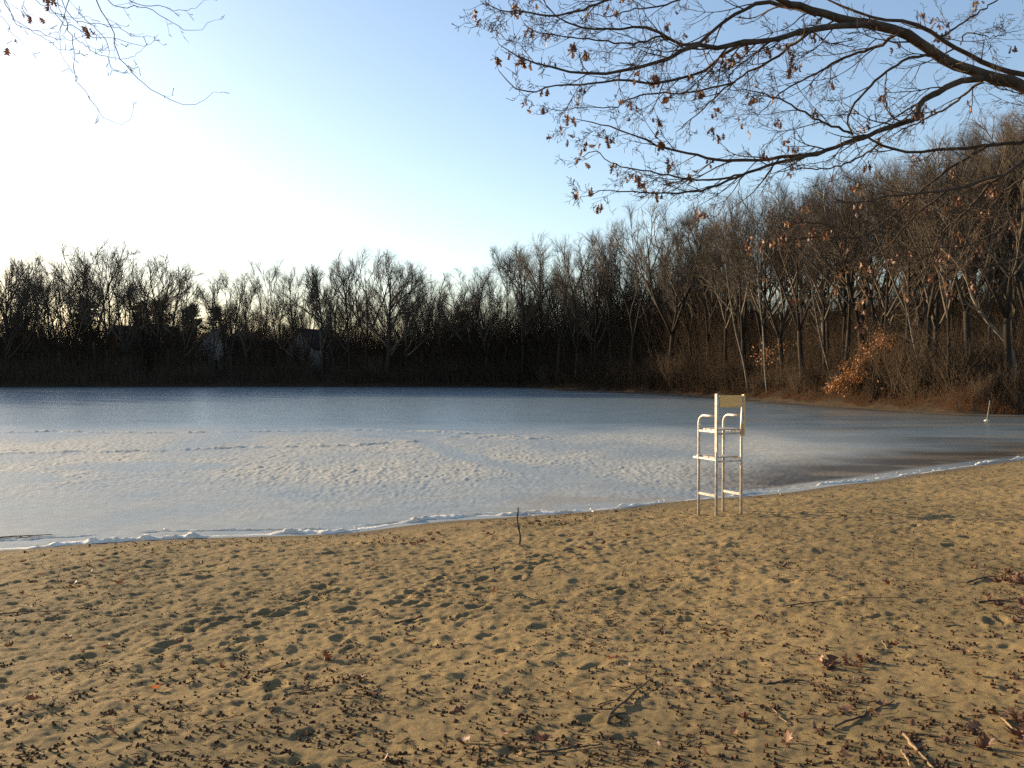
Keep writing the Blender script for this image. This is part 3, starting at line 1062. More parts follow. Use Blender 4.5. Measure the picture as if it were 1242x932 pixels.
# ------------------------------------------------------------------ brush under the trees
def brush_mesh(xs, ys, zs, hs, rng, lean=.22, r0=.018, fork=3):
    n = len(xs)
    V = []; F = []; nv = 0

    def strands(base, d, L, r):
        nonlocal nv
        k = len(base)
        mid = base + d * (L * .5)[:, None] + rng.normal(0, .05, (k, 3)) * L[:, None]
        end = base + d * L[:, None] + rng.normal(0, .08, (k, 3)) * L[:, None]
        P = np.stack([base, mid, end], 1)
        R = np.stack([r, r * .7, r * .3], 1)
        a = np.arange(3) / 3 * 2 * PI
        off = np.stack([np.cos(a), np.sin(a), np.zeros(3)], 1)
        ring = P[:, :, None, :] + R[:, :, None, None] * off[None, None]
        V.append(ring.reshape(-1, 3))
        b = nv + np.arange(k)[:, None, None] * 9
        i = np.arange(2)[None, :, None] * 3; j = np.arange(3)[None, None, :]; j2 = (j + 1) % 3
        F.append(np.stack(np.broadcast_arrays(b + i + j, b + i + j2, b + i + 3 + j2, b + i + 3 + j), -1).reshape(-1, 4))
        nv += k * 9
        return P
    base = np.stack([xs, ys, zs - .05], 1)
    d = np.stack([rng.normal(0, lean, n), rng.normal(0, lean, n), np.ones(n)], 1)
    P = strands(base, d, hs, np.full(n, r0) * (.6 + .3 * hs / 3))
    for q in range(fork):
        t = rng.uniform(.25, 1, n)
        p = np.where((t < .5)[:, None], P[:, 0] + (P[:, 1] - P[:, 0]) * (t * 2)[:, None], P[:, 1] + (P[:, 2] - P[:, 1]) * (t * 2 - 1)[:, None])
        d2 = np.stack([rng.normal(0, .6, n), rng.normal(0, .6, n), rng.uniform(.3, 1.1, n)], 1)
        P2 = strands(p, d2, hs * rng.uniform(.2, .4, n), np.full(n, r0 * .45))
        for w in range(2):
            d3 = np.stack([rng.normal(0, .7, n), rng.normal(0, .7, n), rng.uniform(.1, 1, n)], 1)
            strands(P2[:, 1 + w], d3, hs * rng.uniform(.1, .25, n), np.full(n, r0 * .3))
    return np.concatenate(V), np.concatenate(F)


rng = np.random.default_rng(301)
def band(n, px0, px1, b0, b1, pw=1.4):
    px = rng.uniform(px0, px1, n)
    back = b0 + (b1 - b0) * rng.random(n) ** pw
    D = np.interp(px, [a for a, _ in FAR_D], [b for _, b in FAR_D]) + back
    x = (px - 621) / FPX * D
    return px, back, x, D, terrain_h(x, D)
px, back, x, y, z = band(42000, -540, 900, 0.5, 60, 1.4)
hs = (1.9 + 4.8 * sstep(1, 14, back)) * rng.uniform(.6, 1.35, len(px)) * (1 + .25 * fbm(x * .15, y * .15, 2, 5))
hs *= np.where((px > 500), 1.25, 1.0)
# keep the view to the houses a little more open
for hx in (180, 263, 386):
    hs *= 1 - .72 * np.exp(-((px - hx) / 9.0) ** 2)
V, F = brush_mesh(x, y, z, hs, rng, r0=.026)
o = link("undergrowth", mesh_np("undergrowth", V, F), M['brush'])
tag(o, "dark tangled undergrowth beneath the bare trees across the lake", kind="stuff")
px, back, x, y, z = band(15000, 860, 1420, 0.6, 50, 1.2)
hs = (1.0 + 4.0 * sstep(0.5, 14, back)) * rng.uniform(.5, 1.35, len(px)) * (1 + .3 * fbm(x * .2, y * .2, 2, 6))
V, F = brush_mesh(x, y, z, hs, rng, r0=.016, fork=4)
o = link("undergrowth", mesh_np("undergrowth", V, F), M['brush'])
tag(o, "brown tangled undergrowth on the sunlit slope right of the lake", kind="stuff")
# rusty dry grass at the foot of the slope
px, back, x, y, z = band(16000, 700, 1420, 0.1, 5.5, 1.2)
hs = rng.uniform(.15, .6, len(px)) * (1 + .6 * fbm(x * .4, y * .4, 2, 8))
V, F = brush_mesh(x, y, z, hs, rng, lean=.4, r0=.012, fork=1)
o = link("dry_grass", mesh_np("dry_grass", V, F), M['dry_grass'])
tag(o, "rust coloured dry grass and bracken along the right bank", kind="stuff")

# single shrubs that stand out at the water edge
def shrub_proto(seed):
    r = np.random.default_rng(seed)
    n = 60
    a = r.uniform(0, 2 * PI, n); q = r.random(n) * .12
    V, F = brush_mesh(np.cos(a) * q, np.sin(a) * q, np.zeros(n), r.uniform(.55, 1.0, n), r, lean=.38, r0=.009, fork=4)
    me = mesh_np("shrub", V, F); me.materials.append(M['brush'])
    return me


SHR = [shrub_proto(400 + k) for k in range(4)]
for lab, lst in (("bare twiggy shrub at the foot of the trees across the lake", [12, 60, 95, 145, 215, 250, 330, 365, 430, 455, 500, 545, 585, 620, 660, 715, 750, 790, 820, 845]),
                 ("bare brown shrub on the edge of the slope right of the guard chair", [885, 915, 945, 968, 990, 1015, 1040, 1065, 1090, 1110, 1135, 1155, 1172, 1190, 1212, 1238])):
    for px in lst:
        D = interp(FAR_D, px) + tree_rng.uniform(1.2, 4)
        x = (px - 621) / FPX * D
        z = float(terrain_h(np.array([x]), np.array([D]))[0])
        o = bpy.data.objects.new("shrub", tree_rng.choice(SHR)); COL.objects.link(o)
        o.location = (x, D, z)
        k = tree_rng.uniform(2.0, 4.2) if px < 1180 else tree_rng.uniform(1.6, 2.6)
        o.scale = (k, k, k); o.rotation_euler = (0, 0, tree_rng.uniform(0, 6.28))
        tag(o, lab, "shrub", "shrubs at the edge of the far wood" if px < 860 else "shrubs along the right-hand bank")

# leafy copper beech
def leaf_faces(P, size, rng):
    """small bent diamond leaves at the points P"""
    n = len(P)
    d = rng.normal(0, 1, (n, 3)); d[:, 2] -= .5; d /= np.linalg.norm(d, axis=1, keepdims=True)
    w = np.cross(d, rng.normal(0, 1, (n, 3))); w /= np.linalg.norm(w, axis=1, keepdims=True) + 1e-9
    nn = np.cross(d, w)
    L = size * rng.uniform(.7, 1.3, (n, 1))
    V = np.stack([P, P + d * L * .5 + w * L * .3 + nn * L * .08, P + d * L, P + d * L * .5 - w * L * .3 + nn * L * .08], 1).reshape(-1, 3)
    F = np.arange(n * 4).reshape(n, 4)
    return V, F


def copper(pix_axis, base_px, depth, nleaf, width, label, seed):
    r = np.random.default_rng(seed)
    b = at(base_px[0], base_px[1], depth); b[2] = float(terrain_h(b[:1], b[1:2])[0])
    o = empty("beech_tree", b, label, "tree", "young beeches that kept their copper leaves")
    t = Tubes()
    A = spline([at(a, c_, depth) - b for a, c_ in pix_axis], 14)
    P0 = spline([np.array([0, 0, -.05]), (A[-1] * .5 + np.array([.2, .2, A[-1][2] * .05])), A[-1]], 8)
    t.add(P0, np.linspace(.06, .02, 8), 6)
    link("trunk", t.mesh("trunk"), M['bark'], o)
    c = Tubes(); pts = []
    for k in range(46):
        i = int(r.integers(0, 14))
        s_ = P0[min(7, 3 + int(r.integers(0, 5)))]
        e = A[i] + r.normal(0, 1, 3) * width * np.array([1, 1.2, .6])
        B = spline([s_, (s_ + e) / 2 + np.array([0, 0, .3]), e], 6)
        c.add(B, np.linspace(.012, .004, 6), 3)
        for q in range(nleaf // 46):
            f = r.uniform(3.9, 5); j = min(int(f), 4)
            pts.append(B[j] + (B[j + 1] - B[j]) * (f - j) + r.normal(0, .2, 3))
    link("crown", c.mesh("crown"), M['twig'], o)
    V, F = leaf_faces(np.array(pts), .19, r)
    link("leaves", mesh_np("leaves", V, F, False), M['copper_leaf'], o)
    return o


copper([(1010, 470), (1032, 456), (1052, 440), (1064, 424), (1072, 408)], (1078, 490), 63.5, 2300, .5, "young beech with a sweep of copper leaves overhanging the right bank", 501)
copper([(916, 436), (932, 428), (950, 420)], (938, 485), 81, 170, .7, "thin sapling with a few faded copper leaves behind the guard chair", 502)
copper([(1085, 470), (1095, 462), (1105, 455)], (1100, 492), 62, 160, .6, "small sapling with sparse brown leaves right of the copper-leaved beech", 503)


# ------------------------------------------------------------------ houses behind the trees
M['wall_white'] = noisy_mat("white_clapboard", (0.66, 0.65, 0.61), (0.56, 0.55, 0.52), 2, .8, .2)
M['wall_pale'] = noisy_mat("pale_clapboard", (0.42, 0.42, 0.42), (0.35, 0.35, 0.35), 2, .8, .2)
M['wall_brown'] = noisy_mat("brown_shingle_wall", (0.17, 0.105, 0.06), (0.12, 0.075, 0.045), 2, .9, .1)
M['wall_ochre'] = noisy_mat("ochre_wall", (0.30, 0.20, 0.09), (0.24, 0.16, 0.08), 2, .9, .1)
M['roof'] = noisy_mat("dark_roof", (0.055, 0.052, 0.05), (0.035, 0.033, 0.032), 3, .9, .1)
M['glass'] = noisy_mat("window_glass", (0.03, 0.035, 0.04), (0.04, 0.045, 0.05), 1, .08, .6)
M['trim'] = noisy_mat("white_trim", (0.70, 0.69, 0.66), (0.62, 0.61, 0.58), 3, .6, .3)


def box_bm(bm, x0, x1, y0, y1, z0, z1):
    v = [bm.verts.new(p) for p in [(x0, y0, z0), (x1, y0, z0), (x1, y1, z0), (x0, y1, z0), (x0, y0, z1), (x1, y0, z1), (x1, y1, z1), (x0, y1, z1)]]
    for f in [(0, 3, 2, 1), (4, 5, 6, 7), (0, 1, 5, 4), (1, 2, 6, 5), (2, 3, 7, 6), (3, 0, 4, 7)]:
        bm.faces.new([v[i] for i in f])


def bm_obj(name, bm, mat, parent, bevel=0.0):
    if bevel:
        bmesh.ops.bevel(bm, geom=bm.edges[:], offset=bevel, segments=2, affect='EDGES')
    bmesh.ops.recalc_face_normals(bm, faces=bm.faces[:])
    me = bpy.data.meshes.new(name); bm.to_mesh(me); bm.free()
    return link(name, me, mat, parent)


def house(px, D, w, dep, eave, ridge, rot, wall, label, base=None, wins=((-.25, .55), (.25, .55))):
    x = (px - 621) / FPX * D
    z = float(terrain_h(np.array([x]), np.array([D]))[0]) - .2
    o = empty("house", (x, D, z), label, "house", "houses behind the far trees", rot)
    bm = bmesh.new()
    a = [(-w / 2, -dep / 2, 0), (w / 2, -dep / 2, 0), (w / 2, -dep / 2, eave), (0, -dep / 2, ridge), (-w / 2, -dep / 2, eave)]
    A = [bm.verts.new(p) for p in a]; B = [bm.verts.new((p[0], dep / 2, p[2])) for p in a]
    bm.faces.new(A); bm.faces.new(B[::-1])
    for i in range(5):
        j = (i + 1) % 5
        bm.faces.new([A[j], A[i], B[i], B[j]])
    bm_obj("wall", bm, wall, o)
    bm = bmesh.new()
    sl = math.atan2(ridge - eave, w / 2); ov = .45; th = .16
    for s_ in (-1, 1):
        ex, ez = s_ * (w / 2 + ov * math.cos(sl)), eave - ov * math.sin(sl)
        top = [(0, ridge + .02), (ex, ez + .02), (ex, ez + .02 + th), (0, ridge + .02 + th)]
        q = [bm.verts.new((p[0], -dep / 2 - .4, p[1])) for p in top]; r = [bm.verts.new((p[0], dep / 2 + .4, p[1])) for p in top]
        bm.faces.new(q); bm.faces.new(r[::-1])
        for i in range(4):
            bm.faces.new([q[(i + 1) % 4], q[i], r[i], r[(i + 1) % 4]])
    rf = bm_obj("roof", bm, M['roof'], o)
    bm = bmesh.new(); box_bm(bm, w * .16, w * .16 + .7, dep * .1, dep * .1 + .7, ridge - 1.6, ridge + 1.0)
    bm_obj("chimney", bm, M['wall_brown'], rf)
    for fx, fz in wins:
        cx, cz = fx * w, fz * eave
        bm = bmesh.new()
        y0 = -dep / 2 - .06
        for (x0, x1, z0, z1) in [(-.6, .6, .75, .87), (-.6, .6, -.87, -.75), (-.6, -.48, -.75, .75), (.48, .6, -.75, .75)]:
            box_bm(bm, cx + x0, cx + x1, y0, -dep / 2 - .003, cz + z0, cz + z1)
        wf = bm_obj("window", bm, M['trim'], o)
        bm = bmesh.new(); box_bm(bm, cx - .478, cx + .478, y0 + .02, -dep / 2 - .004, cz - .748, cz + .748)
        bm_obj("pane", bm, M['glass'], wf)
    bm = bmesh.new(); box_bm(bm, w * .02 - .5, w * .02 + .5, -dep / 2 - .05, -dep / 2 - .003, .2, 2.3)
    d_ = bm_obj("door", bm, M['roof'], o)
    bm = bmesh.new(); box_bm(bm, w * .02 + .34, w * .02 + .42, -dep / 2 - .11, -dep / 2 - .052, 1.2, 1.3)
    bm_obj("handle", bm, M['trim'], d_)
    return o


house(38, 172, 8, 9, 4.6, 7.4, .35, M['wall_ochre'], "ochre house low behind the trees at the left end of the far shore")
house(178, 165, 7.0, 12, 4.3, 8.0, -.75, M['wall_brown'], "brown cottage with a sunlit gable behind the trees left of the bright sky gap")
house(262, 157, 6.0, 9, 4.2, 7.6, .25, M['wall_white'], "white gabled house showing its pointed gable behind the far trees")
house(302, 172, 8.5, 8, 4.6, 7.0, -.2, M['wall_pale'], "grey house standing just right of the white gabled house")
house(385, 157, 6.0, 9, 4.4, 7.6, -.5, M['wall_white'], "pale house half hidden behind trees near the middle of the far shore")

# ------------------------------------------------------------------ lifeguard chair
base = on_sand(873, 624)
cD = base[1]
guard = empty("guard_chair", base, "tall white tubular lifeguard chair with a tan backrest standing at the edge of the sand", "lifeguard chair", None, math.radians(27))
# local axes: +y is the way the seat faces, x across it
W, DP = 0.54, 0.46
H_SEAT, H_ARM, H_TOP, H_FOOT, H_RUNG = 1.47, 1.69, 2.04, 1.0, 0.35
tr_ = 0.0235


def gz(lx, ly):
    a = math.radians(27)
    return ground_z(base[0] + lx * math.cos(a) - ly * math.sin(a), base[1] + lx * math.sin(a) + ly * math.cos(a)) - base[2] - .06


def tube_obj(name, pts, r, mat, parent, n=None, sides=10):
    t = Tubes(); P = spline(pts, n) if n else np.asarray(pts, float)
    t.add(P, np.full(len(P), r), sides)
    return link(name, t.mesh(name), mat, parent)


for s_ in (-1, 1):
    x0 = s_ * W / 2
    # front leg that bends over into the arm rest
    arc = [(x0, DP / 2, gz(x0, DP / 2)), (x0, DP / 2, 1.0), (x0, DP / 2, H_ARM - .14)]
    for k in range(1, 7):
        a = k / 6 * PI / 2
        arc.append((x0, DP / 2 - .14 + .14 * math.cos(a), H_ARM - .14 + .14 * math.sin(a)))
    arc += [(x0, DP / 2 - .24, H_ARM), (x0, -DP / 2 + .018, H_ARM)]
    o = tube_obj("leg", arc, tr_, M['tube'], guard); o["label"] = "front leg bending over into the arm rest"
    # back leg running up to carry the backrest, leaning back a little at the top
    o = tube_obj("leg", [(x0, -DP / 2, gz(x0, -DP / 2)), (x0, -DP / 2, 1.0), (x0, -DP / 2, H_SEAT + .05), (x0, -DP / 2 - .035, H_TOP - .01)], tr_, M['tube'], guard)
    o["label"] = "back leg rising to the backrest"
    # side rungs
    bm = bmesh.new(); box_bm(bm, x0 - .021, x0 + .021, -DP / 2 + .016, DP / 2 - .016, H_RUNG - .02, H_RUNG + .024)
    bm_obj("rung", bm, M['white_board'], guard, .007)
    bm = bmesh.new(); box_bm(bm, x0 - .017, x0 + .017, -DP / 2 + .016, DP / 2 - .016, H_SEAT - .058, H_SEAT - .026)
    bm_obj("seat_rail", bm, M['tube'], guard, .005)
    bm = bmesh.new(); box_bm(bm, x0 - .017, x0 + .017, -DP / 2 + .016, DP / 2 + .14, H_FOOT - .056, H_FOOT - .024)
    bm_obj("footrest_rail", bm, M['tube'], guard, .005)
    # flat wooden upright bolted outside the back leg
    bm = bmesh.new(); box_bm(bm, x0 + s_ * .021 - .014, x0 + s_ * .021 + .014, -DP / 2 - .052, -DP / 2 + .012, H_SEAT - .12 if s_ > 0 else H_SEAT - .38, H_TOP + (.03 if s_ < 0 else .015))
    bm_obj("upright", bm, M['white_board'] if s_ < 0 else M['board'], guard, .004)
for k in range(3):
    y0 = -DP / 2 + .03 + k * .142
    bm = bmesh.new(); box_bm(bm, -W / 2 + .02, W / 2 - .02, y0, y0 + .132, H_SEAT - .024, H_SEAT)
    bm_obj("seat_board", bm, M['white_board'], guard, .004)
for k in range(3):
    y0 = -DP / 2 + .07 + k * .17
    bm = bmesh.new(); box_bm(bm, -W / 2 + .02, W / 2 - .02, y0, y0 + .155, H_FOOT - .022, H_FOOT)
    bm_obj("footrest_board", bm, M['white_board'], guard, .004)
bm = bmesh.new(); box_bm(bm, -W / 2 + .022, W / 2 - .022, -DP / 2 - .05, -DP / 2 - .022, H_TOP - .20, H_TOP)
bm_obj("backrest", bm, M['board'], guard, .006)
for nm, zz in (("seat_crossbar", H_SEAT - .075), ("footrest_crossbar", H_FOOT - .073)):
    tube_obj(nm, [(-W / 2 + .015, -DP / 2, zz), (W / 2 - .015, -DP / 2, zz)], .016, M['tube'], guard)

# ------------------------------------------------------------------ leaning post in the ice, sticks on ice
p = on_level(1197, 511)
post = empty("leaning_post", (p[0], p[1], 0), "weathered wooden post leaning right out of the ice near the right bank", "post")
t_ = Tubes()
tip = at(1201, 486, p[1]) - p
t_.add(spline([np.array([0, 0, -.1]), tip * .5 + np.array([.01, 0, 0]), tip], 6), np.linspace(.048, .034, 6), 8)
link("pole", t_.mesh("pole"), M['lit_bark'], post)
bm = bmesh.new(); bmesh.ops.create_icosphere(bm, subdivisions=2, radius=.12)
for v in bm.verts:
    v.co.z = v.co.z * .45 + .03; v.co.x *= 1.2
bm_obj("ice_collar", bm, M['rim'], post)


def stick(pts, r0, r1, label, mat='stick', name="stick", forks=(), cat="stick", group=None, wob=.012, n=14, seed=0):
    """pts: world points along the stick; forks: (position 0..1, list of offsets) side pieces"""
    r = np.random.default_rng(seed + 50)
    P = spline(pts, n)
    P[1:-1] += r.normal(0, wob * .35, (n - 2, 3)) * np.array([1, 1, .3])
    t = Tubes(); b = P[0].copy()
    R = np.linspace(r0, r1, n) * (1 + .12 * r.normal(0, 1, n)); t.add(P - b, np.abs(R), 6)
    for f, off in forks:
        i = int(f * (n - 1))
        Q = spline([P[i] - b] + [P[i] - b + np.array(q) for q in off], 6)
        t.add(Q, np.linspace(R[i] * .75, r1 * .7, 6), 5)
    o = link(name, t.mesh(name), M[mat], None, b)
    return tag(o, label, cat, group)


q = on_sand(629, 662); D = q[1]
stick([q + np.array([0, 0, -.08]), at(631, 652, D), at(629, 640, D), at(627.5, 630, D), at(628.5, 616, D)], .017, .011,
      "thin dark stick standing upright in the sand at the middle of the beach", wob=.003, name="upright_stick")


def ice_pt(a, b, dz=.015):
    w = on_level(a, b); w[2] = dz
    return w


stick([ice_pt(-6, 654), ice_pt(14, 652), ice_pt(36, 651), ice_pt(64, 649.5)], .013, .005, "dark forked branch lying on the ice at the left edge", name="fallen_branch",
      forks=[(.75, [(-.05, -.12, .0), (-.14, -.3, 0)]), (.4, [(.1, -.1, .01), (.24, -.16, .0)])], cat="branch", seed=2)


def sp(a, b, up=.012):
    w = on_sand(a, b); w[2] += up
    return w


ST = [  # pixel path, r0, r1, material, label, forks
    ([(-8, 747), (40, 745), (80, 741), (118, 733)], .009, .004, 'stick', "long thin dark twig lying across the sand at the left edge", []),
    ([(478, 757), (495, 754), (513, 751)], .017, .010, 'stick', "short thick dark stick on the sand left of the upright stick", [(.8, [(.05, .03, .03)])]),
    ([(738, 882), (744, 868), (765, 850), (790, 828)], .014, .005, 'stick', "forked dark twig leaning away on the sand at the bottom middle", [(.35, [(-.08, -.01, .0), (-.2, .02, .0)]), (.12, [(.05, .0, .02), (.12, .02, .01)])]),
    ([(599, 905), (622, 908), (650, 911)], .009, .005, 'stick', "thin straight dark twig on the sand below the forked twig", []),
    ([(909, 856), (935, 860), (946, 872), (957, 880)], .007, .005, 'pale_stick', "pale bent twig curling over the sand near the bottom right", []),
    ([(930, 831), (962, 827), (985, 829), (1001, 837)], .009, .004, 'stick', "thin dark curved twig on the sand right of the copper litter", []),
    ([(949, 737), (985, 733), (1040, 728), (1099, 728)], .008, .003, 'stick', "long dark twig among acorns on the right part of the beach", [(.5, [(.1, .08, .02), (.25, .15, .0)])]),
    ([(1096, 893), (1106, 907), (1128, 932), (1140, 946)], .011, .008, 'pale_stick', "pale straight stick at the bottom right corner of the sand", []),
    ([(1094, 916), (1099, 924), (1106, 936)], .009, .006, 'pale_stick', "short pale stick beside the longer pale stick at the bottom right", []),
    ([(1215, 874), (1222, 882), (1232, 892)], .010, .006, 'pale_stick', "short pale broken stick in the dark litter at the right edge", []),
    ([(1146, 762), (1165, 761), (1195, 769)], .007, .004, 'stick', "thin brown twig arched on the sand at the right", []),
    ([(1070, 780), (1074, 786), (1083, 791)], .006, .004, 'pale_stick', "small pale hooked twig on the sand at the right", []),
    ([(57, 862), (61, 858), (64, 849)], .006, .004, 'pale_stick', "small pale twig on the sand at the bottom left", []),
    ([(29, 760), (40, 757), (47, 754)], .006, .003, 'stick', "small thin twig on the sand below the long twig at the left", []),
    ([(95, 818), (110, 813), (124, 805)], .005, .003, 'stick', "fine dark twig on the sand left of the bright orange leaf", []),
    ([(1172, 710), (1190, 704), (1206, 701), (1226, 703)], .012, .006, 'stick', "dark curved branch sticking out of the leaf heap at the right edge", [(.6, [(.05, .05, .06), (.15, .08, .1)])]),
    ([(1186, 734), (1210, 733), (1250, 736)], .010, .006, 'stick', "dark twig lying below the leaf heap at the right edge", [(.5, [(.1, -.05, .03)])]),
    ([(1012, 884), (1040, 872), (1060, 862), (1085, 852)], .010, .004, 'stick', "dark twig among litter at the bottom right, pointing away to the right", [(.6, [(.03, .06, .03), (.1, .08, .02)])]),
    ([(344, 847), (378, 838), (402, 834)], .008, .004, 'stick', "thin half buried twig on the sand left of the bottom middle", []),
    ([(650, 918), (690, 914), (730, 910)], .009, .004, 'stick', "dark twig lying in litter at the bottom edge of the sand", [(.5, [(.06, .05, .02)])]),
    ([(1090, 888), (1120, 893), (1150, 898)], .007, .004, 'stick', "brown twig above the pale stick at the bottom right", []),
    ([(725, 857), (742, 855), (752, 852)], .006, .004, 'stick', "short brown twig just left of the forked twig", []),
    ([(810, 863), (825, 861), (840, 864)], .007, .004, 'stick', "short dark twig on the sand right of the forked twig", []),
    ([(797, 704), (815, 703), (834, 704)], .008, .005, 'stick', "thin dark twig lying on the sand below the guard chair", []),
    ([(935, 706), (955, 705), (974, 707)], .009, .005, 'pale_stick', "small pale stick on the sand below and right of the guard chair", []),
]
for k, (pix, r0, r1, mt, lab, fk) in enumerate(ST):
    r0 *= .68; r1 *= .68
    stick([sp(a, b, r0 * .8 + .003) for a, b in pix], r0, r1, lab, mt, "twig", fk, "twig", "twigs lying on the sand", .012, 12, k)

# ------------------------------------------------------------------ acorns and leaves on the sand
def acorn_mesh(seed):
    r = np.random.default_rng(seed)
    prof = [(0, -.0125), (.0025, -.0115), (.0065, -.007), (.0082, -.001), (.0085, .003), (.0108, .0035), (.0112, .006), (.009, .0095), (.004, .0115), (.0016, .0125), (.0013, .0165), (0, .0168)]
    k = 9
    V = []; F3 = []; F4 = []
    V.append((0, 0, prof[0][1]))
    for (rr, z) in prof[1:-1]:
        for j in range(k):
            a = 2 * PI * j / k
            q = rr * (1 + .06 * r.normal())
            V.append((q * math.cos(a), q * math.sin(a), z))
    V.append((0, 0, prof[-1][1]))
    n = len(prof) - 2
    for j in range(k):
        F3.append((0, 1 + (j + 1) % k, 1 + j))
        for i in range(n - 1):
            a = 1 + i * k
            F4.append((a + j, a + (j + 1) % k, a + k + (j + 1) % k, a + k + j))
        e = 1 + (n - 1) * k
        F3.append((e + j, e + (j + 1) % k, len(V) - 1))
    V = np.array(V)
    R = Matrix.Rotation(r.uniform(.9, 2.2), 3, Vector((r.normal(), r.normal(), 0.01)).normalized())
    V = V @ np.array(R).T * 1.12
    V[:, 2] -= V[:, 2].min()
    return V, [np.array(F4), np.array(F3)]


AC = [acorn_mesh(600 + k) for k in range(7)]
ACM = []
for V, F in AC:
    me = mesh_np("acorn", V, F); me.materials.append(M['acorn']); ACM.append(me)
rr = random.Random(909)
spots = []
while len(spots) < 4600:
    py = 668 + 330 * rr.random() ** 0.95
    px = rr.uniform(-260, 1500)
    dens = .28 + .72 * (0.5 + 0.9 * float(fbm(np.array([px * .011]), np.array([py * .022]), 3, 55)[0]))
    dens *= min(1, max(0.05, (py - 660) / 110 + max(0, (px - 600) / 900)))
    dens *= .45 + .55 * min(1, max(px, 0) / 650 + max(0, (py - 760) / 260))
    if rr.random() > dens: continue
    w = slope_hit(px, py)
    nclus = 1 if rr.random() < .55 else rr.randint(2, 6)
    for q in range(nclus):
        spots.append((w[0] + rr.gauss(0, .05) * (q > 0), w[1] + rr.gauss(0, .045) * (q > 0)))
xs = np.array([a for a, _ in spots]); ys = np.array([b for _, b in spots])
ss = lake_dist(xs, ys)
# lift each ray hit to the true slope
zs = sand_h(xs, ys, ss)
ok = (ss > 1.0) & (np.abs(xs) < ys * .85 + .2) & (ys > 2.2)
xs, ys, zs = xs[ok], ys[ok], zs[ok]
order = np.argsort(ys + 100.0 * ((np.abs(xs) > ys * .57) | (ys < 3.15)))
xs, ys, zs = xs[order], ys[order], zs[order]
for i in range(min(290, len(xs))):
    o = bpy.data.objects.new("acorn", ACM[rr.randrange(7)]); COL.objects.link(o)
    k = rr.uniform(.4, .78)
    o.location = (xs[i], ys[i], zs[i] - .002 - .006 * rr.random()); o.rotation_euler = (0, 0, rr.uniform(0, 6.28)); o.scale = (k, k, k)
    tag(o, "small brown acorn lying loose on the near sand among many others", "acorn", "acorns scattered on the near sand")
VV = []; F3 = []; F4 = []; nv = 0
for i in range(290, len(xs)):
    V, (f4, f3) = AC[rr.randrange(7)]
    a = rr.uniform(0, 6.28); k = rr.uniform(.45, .85)
    c_, s_ = math.cos(a) * k, math.sin(a) * k
    U = np.stack([V[:, 0] * c_ - V[:, 1] * s_ + xs[i], V[:, 0] * s_ + V[:, 1] * c_ + ys[i], V[:, 2] * k + zs[i] - .002 - .006 * rr.random()], 1)
    VV.append(U); F4.append(f4 + nv); F3.append(f3 + nv); nv += len(V)
o = link("acorn_litter", mesh_np("acorn_litter", np.concatenate(VV), [np.concatenate(F4), np.concatenate(F3)]), M['acorn'])
tag(o, "countless acorns strewn over the sand farther up the beach", kind="stuff")


def oak_leaf(seed, L=.12):
    """lobed, curled dry oak leaf with some thickness in its folds"""
    r = np.random.default_rng(seed)
    n = 9
    ws = [.03, .16, .07, .30, .10, .38, .13, .26, .02]
    V = []; F = []
    curl = r.uniform(.4, 1.3); cup = r.uniform(-.9, 1.3); tw = r.uniform(-.6, .6)
    for i in range(n):
        t = i / (n - 1)
        a = (t - .5) * curl * 2
        y = math.sin(a) / max(curl * 2, .01) * L * 1.0
        z = (1 - math.cos(a)) / max(curl, .1) * L * .6
        w = ws[i] * L * r.uniform(.85, 1.15)
        for k_, s_ in enumerate((-1, -.5, 0, .5, 1)):
            x = s_ * w
            zz = z + cup * (s_ * s_) * w * .8 + r.normal(0, .015) * L + s_ * tw * w * .5 * t
            V.append((x, y + (.1 * L * abs(s_) if i % 2 else 0), zz))
    for i in range(n - 1):
        for k_ in range(4):
            a = i * 5 + k_
            F.append((a, a + 1, a + 6, a + 5))
    V = np.array(V); V[:, 2] -= V[:, 2].min()
    return V, np.array(F)


LEAF = [oak_leaf(700 + k) for k in range(8)]
LFM = {}
for mt in ('oak_leaf', 'oak_leaf_tan', 'red_leaf'):
    LFM[mt] = []
    for V, F in LEAF:
        me = mesh_np("leaf", V, F, True); me.materials.append(M[mt]); LFM[mt].append(me)


def leaf(p, label, mt='oak_leaf', group="dry oak leaves lying on the sand", k=1.0, tilt=.25):
    o = bpy.data.objects.new("fallen_leaf", LFM[mt][rr.randrange(8)]); COL.objects.link(o)
    o.location = (p[0], p[1], p[2] + .002 + .02 * tilt); o.rotation_euler = (rr.gauss(0, tilt), rr.gauss(0, tilt), rr.uniform(0, 6.28))
    o.scale = (k, k, k)
    return tag(o, label, "leaf", group)


leaf(on_sand(743, 805), "bright orange leaf standing up on the sand right of the bottom middle", 'red_leaf', k=.75, tilt=.9)
leaf(on_sand(189, 838), "bright orange leaf on the sand in the lower left", 'red_leaf', k=.6, tilt=.7)
leaf(on_sand(398, 800), "dark curled leaf with raised tips left of the bottom middle", 'oak_leaf', k=1.15, tilt=.5)
leaf(on_sand(437, 826), "small reddish leaf on the sand below the dark curled leaf", 'oak_leaf', k=.7)
leaf(on_sand(452, 843), "flat red-brown leaf below the small red leaf", 'oak_leaf', k=.9)
leaf(on_sand(690, 846), "pale tan leaf on the sand just left of the forked twig", 'oak_leaf_tan', k=.6)
leaf(on_sand(881, 777), "red-brown leaf standing among acorns below the guard chair", 'oak_leaf', k=.9, tilt=.8)
leaf(on_sand(1008, 810), "flat clump-like dark red leaf in the litter on the right", 'oak_leaf', k=1.2)
leaf(on_sand(269, 810), "small reddish leaf beside a footprint on the left of the sand", 'oak_leaf', k=.6)
leaf(on_sand(316, 888), "small dull red leaf at the bottom left of the sand", 'oak_leaf', k=.6)
